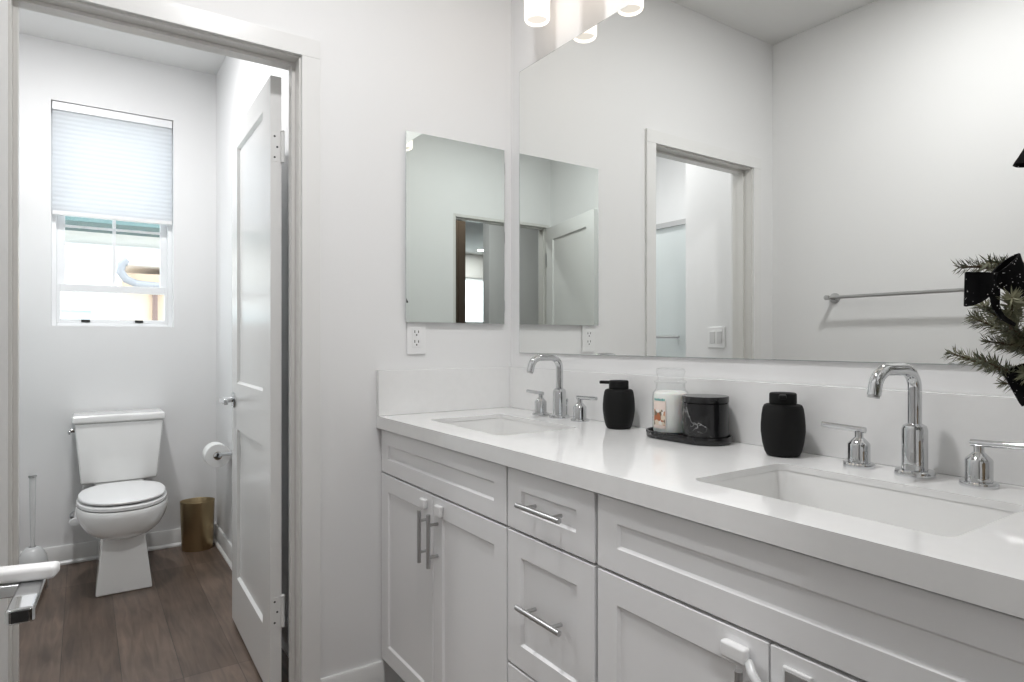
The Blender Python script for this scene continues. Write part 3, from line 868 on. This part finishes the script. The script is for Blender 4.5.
# ------------------------------------------------------------------ mirrors, outlet, switch
b = MB(); b.box(0.064, 1.90, -0.0065, -0.001, 1.125, 2.176, 0.0)
wm = thing('wall_mirror', 'long frameless mirror above the vanity', 'mirror', (0.98, 0, 1.125))
O = (0.98, 0, 1.125)
mk('mirror_glass', MB().box(0.0655, 1.8985, -0.0066, -0.0012, 1.1265, 2.1745), MIRROR, wm, O)
b = MB()
b.box(0.064, 0.0654, -0.0062, -0.0012, 1.125, 2.176); b.box(1.8986, 1.90, -0.0062, -0.0012, 1.125, 2.176)
b.box(0.0655, 1.8985, -0.0062, -0.0012, 1.125, 1.1264); b.box(0.0655, 1.8985, -0.0062, -0.0012, 2.1746, 2.176)
mk('mirror_edge', b, mat('polished_glass_edge', (0.42, 0.45, 0.44), 0.2), wm, O)
MY0, MY1, MZ0, MZ1 = -0.443, -0.042, 1.235, 1.889
O = (0, (MY0 + MY1) / 2, MZ0)
mc = thing('medicine_cabinet', 'mirrored medicine cabinet on the end wall over the outlet', 'medicine cabinet', O)
mk('body', MB().box(0.0005, 0.010, MY0 + 0.006, MY1 - 0.004, MZ0 + 0.006, MZ1 - 0.006), NICKEL, mc, O)
b = MB()
q = 0.006
r0 = [(0.0165, y, z) for y, z in ((MY0, MZ0), (MY1, MZ0), (MY1, MZ1), (MY0, MZ1))]
r1 = [(0.01655, y, z) for y, z in ((MY0 + q, MZ0 + q), (MY1 - q, MZ0 + q), (MY1 - q, MZ1 - q), (MY0 + q, MZ1 - q))]
rb = [(0.0105, y, z) for _, y, z in r0]
b.loft([rb, r0], cap1=False)
md = mk('door_edge', b, MIRROREDGE, mc, O)
md.name = 'mirror_door'
b = MB(); b.loft([r0, r1], cap0=False, cap1=True)
mk('mirror_glass', b, MIRROR2, md, O, smooth=1)
for zc in (1.30, 1.56, 1.82):
    mk('hinge', MB().box(0.001, 0.0155, MY1 - 0.0035, MY1 + 0.004, zc - 0.022, zc + 0.022, 0.001), NICKEL, mc, O)

O = (0.0, -0.400, 1.182)
ot = thing('wall_outlet', 'white duplex outlet below the medicine cabinet', 'outlet', O)
mk('cover_plate', MB().box(0.0003, 0.006, -0.435, -0.365, 1.124, 1.240, 0.002), PLASTIC, ot, O)
mk('socket_insert', MB().box(0.006, 0.0078, -0.417, -0.383, 1.148, 1.216, 0.001), PLASTIC, ot, O)
b = MB()
for zc in (1.199, 1.165):
    b.box(0.0076, 0.0081, -0.4085, -0.4055, zc - 0.001, zc + 0.008); b.box(0.0076, 0.0081, -0.3945, -0.3915, zc - 0.001, zc + 0.007)
    b.lathe([(0.0028, 0.0), (0.0028, 0.0005)], (0.0076, -0.400, zc - 0.008), 'x', 12)
mk('socket_slots', b, SLOT, ot, O)

O = (-0.29, -1.60, 1.19)
sw = thing('light_switch', 'white double light switch plate, seen in the mirror', 'light switch', O)
mk('cover_plate', MB().box(-0.348, -0.232, -1.5997, -1.594, 1.132, 1.248, 0.002), PLASTIC, sw, O)
for dx in (-0.024, 0.024):
    mk('rocker', MB().box(-0.29 + dx - 0.017, -0.29 + dx + 0.017, -1.594, -1.5905, 1.157, 1.223, 0.0015), mat('switch_grey', (0.62, 0.62, 0.62), 0.4), sw, O)

# towel bar on the opposite wall
O = (0.635, YO, 1.378)
tb = thing('towel_bar', 'chrome towel bar on the opposite wall, seen in the mirror', 'towel bar', O)
mk('bar', MB().tube([(0.335, YO + 0.068, 1.378), (0.935, YO + 0.068, 1.378)], 0.008, 18), NICKEL, tb, O)
for x in (0.338, 0.932):
    b = MB(); b.lathe([(0.0, 0.0003), (0.025, 0.0003), (0.025, 0.006), (0.020, 0.009), (0.010, 0.011), (0.010, 0.060), (0.012, 0.062), (0.012, 0.080), (0.0, 0.081)], (x, YO, 1.378), 'y', 24, cap0=False, cap1=False)
    mk('post', b, NICKEL, tb, O)

# ------------------------------------------------------------------ vanity lights
def vanity_light(cx, label):
    O = (cx, 0.0, 2.395)
    t = thing('vanity_light', label, 'wall lamp', O, group='vanity lights above the mirror')
    b = MB(); b.box(-0.30, 0.30, -0.028, -0.0005, 0.02, 0.12, 0.006, 3)
    mk('backplate', b, CHROME, t)
    for k in (-1, 0, 1):
        x = 0.223 * k
        b = MB()
        b.tube([(x, -0.027, 0.07), (x, -0.085, 0.07), (x, -0.103, 0.064), (x, -0.110, 0.048), (x, -0.110, 0.010)], 0.008, 14)
        b.lathe([(0.0, 0.012), (0.030, 0.010), (0.036, 0.002), (0.036, -0.016)], (x, -0.110, 0), 'z', 28, cap0=False)
        mk('lamp_arm', b, CHROME, t)
        b = MB(); b.lathe([(0.0, -0.010), (0.040, -0.010), (0.0425, -0.014), (0.0425, -0.150), (0.0418, -0.158), (0.0395, -0.163), (0.0372, -0.165), (0.0355, -0.163), (0.0355, -0.152), (0.0, -0.152)], (x, -0.110, 0), 'z', 40, cap0=False, cap1=False)
        sh = mk('lamp_shade', b, LAMPGLASS, t, smooth=40)
        b = MB(); b.lathe([(0.0, -0.1524), (0.035, -0.1524), (0.034, -0.155), (0.0, -0.157)], (x, -0.110, 0), 'z', 32, cap0=False, cap1=False)
        mk('lamp_diffuser', b, LAMPINNER, sh)
    return t
v1 = vanity_light(0.540, 'three shade vanity light over the sink nearer the end wall')
v2 = copy_tree(v1); v2.location = (1.452, 0.0, 2.395); v2['label'] = 'added unseen three shade light over the sink nearer the tree'  # second fixture, added out of view for its light

def downlight(name, x, y, watts, r, label, col=(0.98, 0.985, 1.0), spread=180):
    t = thing(name, label, 'ceiling light', (x, y, H - 0.004), group='recessed ceiling lights')
    b = MB(); b.lathe([(r + 0.022, 0.0035), (r + 0.022, 0.0), (r + 0.016, -0.003), (r, -0.001), (r, 0.0035)], (0, 0, 0), 'z', 40, cap0=False, cap1=False)
    mk('trim_ring', b, PLASTIC, t)
    b = MB(); b.lathe([(r - 0.001, 0.0034), (r - 0.001, 0.0015), (0.0, 0.0010)], (0, 0, 0), 'z', 32, cap1=False)
    mk('diffuser', b, LAMPDISC, t)
    ld = bpy.data.lights.new('downlight_lamp', 'AREA'); ld.shape = 'DISK'; ld.size = 2 * r * 0.95; ld.energy = watts; ld.color = col
    ld.spread = math.radians(spread)
    lo = bpy.data.objects.new('downlight_lamp', ld); COL.objects.link(lo); lo.parent = t; lo.location = (0, 0, -0.006)
    return t
downlight('recessed_or_fill_light', 1.02, -0.88, BATH_FILL_W, 0.075, 'added unseen fill light in the bathroom ceiling over the vanity aisle')  # unseen fill lamp added to brighten the bathroom from above
downlight('recessed_or_fill_light', -1.05, -1.38, WC_FILL_W, 0.075, 'added unseen fill light in the toilet room ceiling')  # added out of view to brighten the toilet room
downlight('recessed_or_fill_light', 7.40, -4.42, BED_W * 0.5, 0.09, 'lit recessed bedroom light seen in the medicine cabinet mirror')
downlight('recessed_or_fill_light', 2.75, -1.35, BED_W * 0.6, 0.09, 'added unseen fill light on the bedroom ceiling near the entry doorway')  # unseen lamp added behind the camera as fill through the doorway

# ------------------------------------------------------------------ toilet
TC = -1.197
O = (-1.65, TC, 0.0)
to = thing('toilet', 'white two piece toilet under the window', 'toilet', O)
def egg(cx, fr, bk, hw, z, n=48, p=2.25):
    ring = []
    for i in range(n):
        a = 2 * PI * i / n
        c, s = math.cos(a), math.sin(a)
        x = cx + (fr if c > 0 else bk) * math.copysign(abs(c) ** (2 / p), c)
        y = TC + hw * math.copysign(abs(s) ** (2 / p), s)
        ring.append((x, y, z))
    return ring
BX = -1.60
b = MB()
b.loft([egg(BX, 0.10, 0.16, 0.055, 0.240), egg(BX, 0.165, 0.18, 0.100, 0.250), egg(BX, 0.210, 0.20, 0.135, 0.268), egg(BX, 0.238, 0.22, 0.160, 0.292), egg(BX, 0.256, 0.235, 0.177, 0.322),
        egg(BX, 0.266, 0.24, 0.187, 0.350), egg(BX, 0.270, 0.24, 0.190, 0.372), egg(BX, 0.270, 0.24, 0.190, 0.392), egg(BX, 0.266, 0.237, 0.187, 0.400), egg(BX, 0.20, 0.19, 0.13, 0.401), egg(BX, 0.18, 0.17, 0.11, 0.34), egg(BX, 0.08, 0.08, 0.05, 0.29)])
bowl = mk('bowl', b, PORC, to, O, smooth=60)
b = MB()
def ped(z, xf, xb, hf, hb):
    return [(xf, TC - hf, z), (xf, TC + hf, z), (xb, TC + hb, z), (xb, TC - hb, z)]
b.loft([ped(0.0, -1.443, -1.90, 0.113, 0.105), ped(0.012, -1.444, -1.90, 0.113, 0.105), ped(0.23, -1.470, -1.93, 0.088, 0.095), ped(0.30, -1.48, -1.95, 0.080, 0.11)])
bmesh.ops.bevel(b.bm, geom=list(b.bm.edges), offset=0.006, segments=3, profile=0.5, affect='EDGES')
mk('pedestal', b, PORC, to, O, smooth=40)
b = MB(); b.box(-2.03, -1.72, TC - 0.115, TC + 0.115, 0.30, 0.438, 0.02, 3)
mk('tank_shelf', b, PORC, to, O)
b = MB()
def tk(z, hw, x0, x1): return [(x1, TC - hw, z), (x1, TC + hw, z), (x0, TC + hw, z), (x0, TC - hw, z)]
b.loft([tk(0.440, 0.168, -2.048, -1.868), tk(0.46, 0.171, -2.050, -1.864), tk(0.752, 0.197, -2.052, -1.848)])
bmesh.ops.bevel(b.bm, geom=[e for e in b.bm.edges], offset=0.010, segments=3, profile=0.5, affect='EDGES')
tkk = mk('tank', b, PORC, to, O, smooth=40)
b = MB(); b.box(-2.056, -1.836, TC - 0.207, TC + 0.207, 0.7525, 0.792, 0.011, 3)
mk('tank_lid', b, PORC, to, O)
b = MB(); b.lathe([(0.012, 0.0), (0.012, 0.018)], (-1.90, TC - 0.195, 0.715), 'y', 16, flip=-1)
b.box(-1.912, -1.835, TC - 0.222, TC - 0.211, 0.703, 0.722, 0.004, 3)
mk('flush_lever', b, CHROME, to, O)
b = MB()
def ringpair(fr, bk, hw, z): return egg(BX, fr, bk, hw, z)
b.loft([egg(BX, 0.262, 0.20, 0.180, 0.4025), egg(BX, 0.268, 0.205, 0.186, 0.406), egg(BX, 0.268, 0.205, 0.186, 0.418), egg(BX, 0.262, 0.20, 0.180, 0.423)])
mk('seat', b, PLASTIC, to, O, smooth=50)
b = MB()
b.loft([egg(BX, 0.248, 0.21, 0.166, 0.430), egg(BX, 0.262, 0.215, 0.180, 0.433), egg(BX, 0.263, 0.216, 0.181, 0.440), egg(BX, 0.256, 0.21, 0.175, 0.447), egg(BX, 0.22, 0.18, 0.145, 0.451), egg(BX, 0.10, 0.08, 0.06, 0.453)])
b.box(BX - 0.235, BX - 0.195, TC - 0.085, TC - 0.045, 0.402, 0.436, 0.006); b.box(BX - 0.235, BX - 0.195, TC + 0.045, TC + 0.085, 0.402, 0.436, 0.006)
mk('lid', b, PLASTIC, to, O, smooth=50)

O = (XB, -1.390, 0.245)
sv = thing('supply_valve', 'white water supply valve on the wall beside the toilet', 'valve', O)
b = MB(); b.lathe([(0.0, 0.0005), (0.026, 0.0005), (0.024, 0.006), (0.010, 0.008), (0.010, 0.10), (0.015, 0.102), (0.015, 0.125), (0.0, 0.126)], (XB, -1.390, 0.245), 'x', 20, cap0=False, cap1=False)
v_ = mk('valve_body', b, CHROME, sv, O)
b = MB(); b.lathe([(0.0, 0.126), (0.018, 0.127), (0.022, 0.134), (0.020, 0.146), (0.0, 0.148)], (XB, -1.390, 0.245), 'x', 24, sx=1.25, sy=0.85, cap0=False, cap1=False)
mk('valve_knob', b, PLASTIC, sv, O)
b = MB(); b.tube([(XB + 0.112, -1.390, 0.257), (XB + 0.112, -1.385, 0.30), (XB + 0.112, -1.365, 0.37), (XB + 0.112, -1.350, 0.42), (XB + 0.112, -1.348, 0.4385)], 0.006, 12)
mk('supply_hose', b, PLASTIC, sv, O)

# toilet paper holder and roll
RX, RY, RZ = -1.62, -0.777, 0.584
O = (RX + 0.075, -0.705, RZ)
hp = thing('paper_holder', 'chrome paper holder post on the toilet room side wall', 'paper holder', O)
b = MB(); b.lathe([(0.0, 0.0004), (0.024, 0.0004), (0.024, 0.006), (0.018, 0.009), (0.009, 0.010), (0.009, 0.086), (0.0, 0.087)], (RX + 0.075, -0.705, RZ), 'y', 24, flip=-1, cap0=False, cap1=False)
mk('post', b, CHROME, hp, O)
b = MB(); b.tube([(RX + 0.086, RY, RZ), (RX - 0.064, RY, RZ)], 0.0085, 18)
b.lathe([(0.0, 0.0), (0.013, 0.0), (0.013, 0.010), (0.0, 0.011)], (RX + 0.080, RY, RZ), 'x', 20, cap0=False, cap1=False)
mk('roller_arm', b, CHROME, hp, O)
O = (RX, RY, RZ - 0.011)
rl = thing('toilet_roll', 'white toilet paper roll hanging on the chrome holder', 'toilet paper', O)
b = MB(); zc = RZ - 0.0105
b.lathe([(0.0215, -0.050), (0.059, -0.050), (0.0605, -0.048), (0.0605, 0.048), (0.059, 0.050), (0.0215, 0.050), (0.0215, -0.050)], (RX, RY, zc), 'x', 48, cap0=False, cap1=False)
mk('paper', b, PAPER, rl, O, smooth=40)
b = MB(); b.lathe([(0.0213, -0.0505), (0.0213, 0.0505), (0.0198, 0.0505), (0.0198, -0.0505), (0.0213, -0.0505)], (RX, RY, zc), 'x', 32, cap0=False, cap1=False)
mk('core', b, CARD, rl, O)

# brass bin
b = MB()
b.lathe([(0.0, 0.0), (0.078, 0.0), (0.080, 0.003), (0.0885, 0.268), (0.0895, 0.270), (0.0885, 0.272), (0.0868, 0.270), (0.0785, 0.006), (0.0, 0.004)], (0, 0, 0), 'z', 56, sx=0.80, sy=1.0, cap0=False, cap1=False)
o = mk('waste_bin', b, BRASS, smooth=40); o.location = (-1.945, -0.822, 0.0); o.rotation_euler = (0, 0, math.radians(-14))
tag(o, 'oval brushed brass waste bin in the toilet room corner', 'waste bin')

# toilet brush in its holder
BXX, BYY = -1.72, -1.553
b = MB()
b.lathe([(0.0, 0.0), (0.055, 0.0), (0.058, 0.004), (0.063, 0.05), (0.063, 0.11), (0.054, 0.160), (0.040, 0.187), (0.027, 0.199), (0.016, 0.203), (0.0155, 0.203), (0.0155, 0.198), (0.030, 0.183), (0.050, 0.10), (0.050, 0.008), (0.0, 0.006)], (0, 0, 0), 'z', 40, cap0=False, cap1=False)
o = mk('toilet_brush_holder', b, CLEARPLASTIC, smooth=50); o.location = (BXX, BYY, 0)
tag(o, 'white domed toilet brush holder on the floor left of the toilet', 'brush holder')
br_ = thing('toilet_brush', 'toilet brush with pale slender handle standing in the domed holder', 'brush', (BXX, BYY, 0.0065))
b = MB(); b.lathe([(0.0, 0.15), (0.0085, 0.15), (0.0085, 0.20), (0.0115, 0.35), (0.0135, 0.522), (0.0, 0.523)], (0, 0, 0), 'z', 20, cap0=False, cap1=False)
mk('handle', b, CLEARPLASTIC, br_, smooth=40)
b = MB(); b.lathe([(0.0, 0.523), (0.0165, 0.523), (0.017, 0.527), (0.0165, 0.532), (0.0, 0.533)], (0, 0, 0), 'z', 20, cap0=False, cap1=False)
mk('handle_cap', b, NICKEL, br_)
b = MB(); b.lathe([(0.0, 0.0), (0.030, 0.002), (0.038, 0.03), (0.036, 0.08), (0.014, 0.105), (0.008, 0.152), (0.0, 0.152)], (0, 0, 0), 'z', 24, cap0=False, cap1=False)
mk('bristles', b, PLASTIC, br_)

# shower with frosted sliding door, seen in the mirror through the doorway
O = (-1.29, -1.66, 0.0)
bt = thing('bathtub', 'white bathtub below the frosted shower door, seen in the mirror', 'bathtub', (-1.29, -2.05, 0.0))
b = MB()
def tubr(d, z, r): 
    return [(x, y, z) for x, y in rrect(-1.29, -2.448 + d, -1.630 - d, 0.778 - d, r)]
b.loft([tubr(0.004, 0.0, 0.01), tubr(0.004, 0.47, 0.01), tubr(0.012, 0.482, 0.02), tubr(0.06, 0.482, 0.06), tubr(0.075, 0.47, 0.08), tubr(0.12, 0.15, 0.1), tubr(0.2, 0.10, 0.1)])
mk('tub', b, TUB, bt, (-1.29, -2.05, 0.0), smooth=40)
sd = thing('shower_door', 'frosted glass shower door with rails, seen in the mirror', 'shower door', (-1.29, -1.668, 0.484))
O = (-1.29, -1.668, 0.484)
mk('header_rail', MB().box(-2.068, -0.512, -1.690, -1.646, 1.872, 1.905, 0.003), NICKEL, sd, O)
mk('sill_rail', MB().box(-2.068, -0.512, -1.685, -1.650, 0.484, 0.500, 0.002), NICKEL, sd, O)
for x0, x1, y in ((-2.066, -1.27, -1.677), (-1.31, -0.514, -1.659)):
    mk('glass_panel', MB().box(x0, x1, y - 0.003, y + 0.003, 0.5005, 1.8715), FROST, sd, O)
b = MB(); b.tube([(-1.25, -1.610, 1.195), (-0.57, -1.610, 1.195)], 0.008, 14)
for x in (-1.20, -0.62): b.tube([(x, -1.610, 1.195), (x, -1.656, 1.195)], 0.006, 12)
mk('towel_rail', b, NICKEL, sd, O)

# ------------------------------------------------------------------ tabletop tree with black bows
TRX, TRY = 1.762, -0.215
tr = thing('tabletop_tree', 'small green fir tree on the counter at the picture edge', 'tree', (TRX, TRY, ZC1))
b = MB(); b.lathe([(0.0, 0.0), (0.046, 0.0), (0.050, 0.004), (0.056, 0.085), (0.061, 0.092), (0.056, 0.092), (0.054, 0.080), (0.0, 0.078)], (0, 0, 0), 'z', 32, cap0=False, cap1=False)
mk('pot', b, POTM, tr, smooth=40)
b = MB(); b.tube([(0, 0, 0.079), (0.002, 0, 0.3), (0, 0, 0.60)], [0.011, 0.008, 0.003], 10)
mk('trunk', b, BARK, tr)
stems, needles = MB(), MB()
def branch(root, tip, sag=0.0, dens=360, nl=0.017, sub=True):
    root, tip = Vector(root), Vector(tip)
    L = (tip - root).length
    n = 8
    pts = []
    for i in range(n + 1):
        t = i / n
        p = root.lerp(tip, t); p.z += -sag * 4 * t * (1 - t)
        pts.append(p)
    stems.tube(pts, [0.0032 * (1 - 0.75 * i / n) for i in range(n + 1)], 6)
    N = int(dens * L / 0.2)
    for k in range(N):
        t = 0.12 + 0.88 * (k + random.random()) / N
        i = min(int(t * n), n - 1)
        p = pts[i].lerp(pts[i + 1], t * n - i)
        d = (pts[i + 1] - pts[i]).normalized()
        r = Vector((random.gauss(0, 1), random.gauss(0, 1), random.gauss(0, 1))); r = (r - r.dot(d) * d).normalized()
        fwd = random.uniform(0.35, 1.0)
        dirn = (r + d * fwd).normalized()
        ln = nl * random.uniform(0.7, 1.25) * (1.0 if t < 0.9 else 0.8)
        w = 0.0009
        s = dirn.cross(d).normalized() * w; u = dirn.cross(s).normalized() * w * 0.7
        q = p + dirn * ln; m_ = p + dirn * ln * 0.55
        if q.y + TRY > -0.012: continue
        vv = [needles.bm.verts.new(x) for x in (p + s * 0.6, p - s * 0.6, m_ + s, m_ - s, q, m_ + u)]
        for f in ((0, 1, 3, 2), (2, 3, 4), (0, 2, 5), (1, 5, 3), (2, 4, 5), (3, 5, 4), (0, 5, 1)):
            needles.bm.faces.new([vv[j] for j in f])
    if sub and L > 0.10:
        for t in (0.42, 0.64, 0.80):
            p = root.lerp(tip, t); p.z += -sag * 4 * t * (1 - t)
            d = (tip - root).normalized()
            side = d.cross(Vector((0, 0, 1))).normalized() * random.choice((-1, 1))
            q = p + (d * 0.8 + side * 0.55 + Vector((0, 0, random.uniform(-0.12, 0.2)))) * L * 0.28
            branch(p, q, 0, dens, nl * 0.95, False)
C0 = Vector((2.012, -1.358, 1.170))
def P(x, y, z): return Vector((x - TRX, y - TRY, z - ZC1))
# branches that reach into the picture
branch(P(TRX, TRY, 1.232), P(1.690, -0.425, 1.268), -0.006, 380, 0.016)
branch(P(TRX, TRY, 1.120), P(1.690, -0.440, 1.215), 0.014, 560, 0.018)
branch(P(TRX, TRY, 1.120), P(1.705, -0.390, 1.178), 0.006, 420, 0.017)
branch(P(TRX, TRY, 1.095), P(1.680, -0.424, 1.149), 0.010, 420, 0.016)
# the rest of the tree, out of the picture
for k in range(46):
    h = 0.14 + 0.43 * k / 46
    a = math.radians(137.5 * k)
    R = 0.175 * (1 - (h - 0.12) / 0.56) + 0.03
    dx, dy = math.cos(a), math.sin(a)
    if dy > 0: R = min(R, 0.17)
    if dx > 0: R = min(R, 0.17)
    if dx < 0 and abs(math.degrees(math.atan2(dy, dx))) > 95: R *= 0.55
    branch((0, 0, h), (dx * R, dy * R, h + R * 0.30), 0.01, 260, 0.016)
mk('branches', stems, BARK, tr)
o = mk('needles', needles, NEEDLE, tr, smooth=5)
o['kind'] = 'stuff'

def ribbon(b, pts, widths, side, th=0.0012):
    """strip of cloth along pts; side = width direction per point"""
    pts = [Vector(p) for p in pts]; n = len(pts)
    rings = []
    for i in range(n):
        t = (pts[min(i + 1, n - 1)] - pts[max(i - 1, 0)]).normalized()
        s = Vector(side[i] if isinstance(side, list) else side); s = (s - s.dot(t) * t).normalized()
        nn = t.cross(s) * th
        w = widths[i] / 2
        rings.append([tuple(pts[i] - s * w - nn), tuple(pts[i] + s * w - nn), tuple(pts[i] + s * w + nn), tuple(pts[i] - s * w + nn)])
    b.loft(rings)
VR = Vector((math.sin(math.radians(34.1)), math.cos(math.radians(34.1)), 0))   # a direction across the room
VD = Vector((-math.cos(math.radians(34.1)), math.sin(math.radians(34.1)), 0))
VU = Vector((0, 0, 1))
def bow(center, label, roll=0.0, scale=1.0, part_set=('l', 'r', 'tl', 'tr')):
    t = thing('velvet_bow', label, 'bow', center, group='black glitter bows on the tree')
    cr, sr = math.cos(roll), math.sin(roll)
    def W(u, v, d=0.0):
        u, v = u * scale, v * scale
        return VR * (u * cr - v * sr) + VU * (u * sr + v * cr) + VD * (d * scale)
    def up(a=0.0):
        return W(math.sin(a), math.cos(a)) / scale
    for sgn, key in ((-1, 'l'), (1, 'r')):
        if key not in part_set: continue
        b = MB(); pts, ws, sd_ = [], [], []
        for i in range(17):
            f = i / 16; a = 2 * PI * f
            u = sgn * 0.019 * (1 - math.cos(a)); d = -0.010 * math.sin(a)
            pts.append(W(u, 0.004 * sgn * (1 - math.cos(a)), d - 0.001))
            ws.append((0.012 + 0.034 * (0.5 - 0.5 * math.cos(a)) ** 0.8) * scale); sd_.append(up(-0.20 * sgn))
        ribbon(b, pts, ws, sd_)
        mk('loop', b, VELVET, t, smooth=60)
    for key, pl, w0, w1 in (('tl', [(-0.002, -0.004, 0), (-0.010, -0.020, -0.010), (-0.012, -0.036, -0.012), (-0.002, -0.050, -0.008), (0.016, -0.062, -0.004)], 0.014, 0.004),
                            ('tr', [(0.003, -0.003, 0), (0.014, -0.012, -0.010), (0.026, -0.022, -0.012), (0.040, -0.034, -0.008), (0.056, -0.050, -0.004)], 0.012, 0.032)):
        if key not in part_set: continue
        b = MB(); n = len(pl)
        ribbon(b, [W(*p) for p in pl], [(w0 + (w1 - w0) * i / (n - 1)) * scale for i in range(n)], [W(0.75, 0.66) / scale] * n)
        mk('tail', b, VELVET, t, smooth=60)
    b = MB(); b.lathe([(0.0, -0.010), (0.007, -0.008), (0.0085, 0.0), (0.007, 0.008), (0.0, 0.010)], (0, 0, 0), 'z', 16, cap0=False, cap1=False)
    k = mk('knot', b, VELVET, t, smooth=60)
    k.scale = (scale, scale, scale)
    return t
bow((1.705, -0.447, 1.244), 'black glitter bow over the two upper fir branches', 0.12, 0.92)
bow((1.719, -0.364, 1.138), 'black glitter bow low on the tree above the faucet lever', 0.65, 1.0)
bow((1.716, -0.300, 1.412), 'black glitter bow near the top of the tree', -0.45, 0.9)
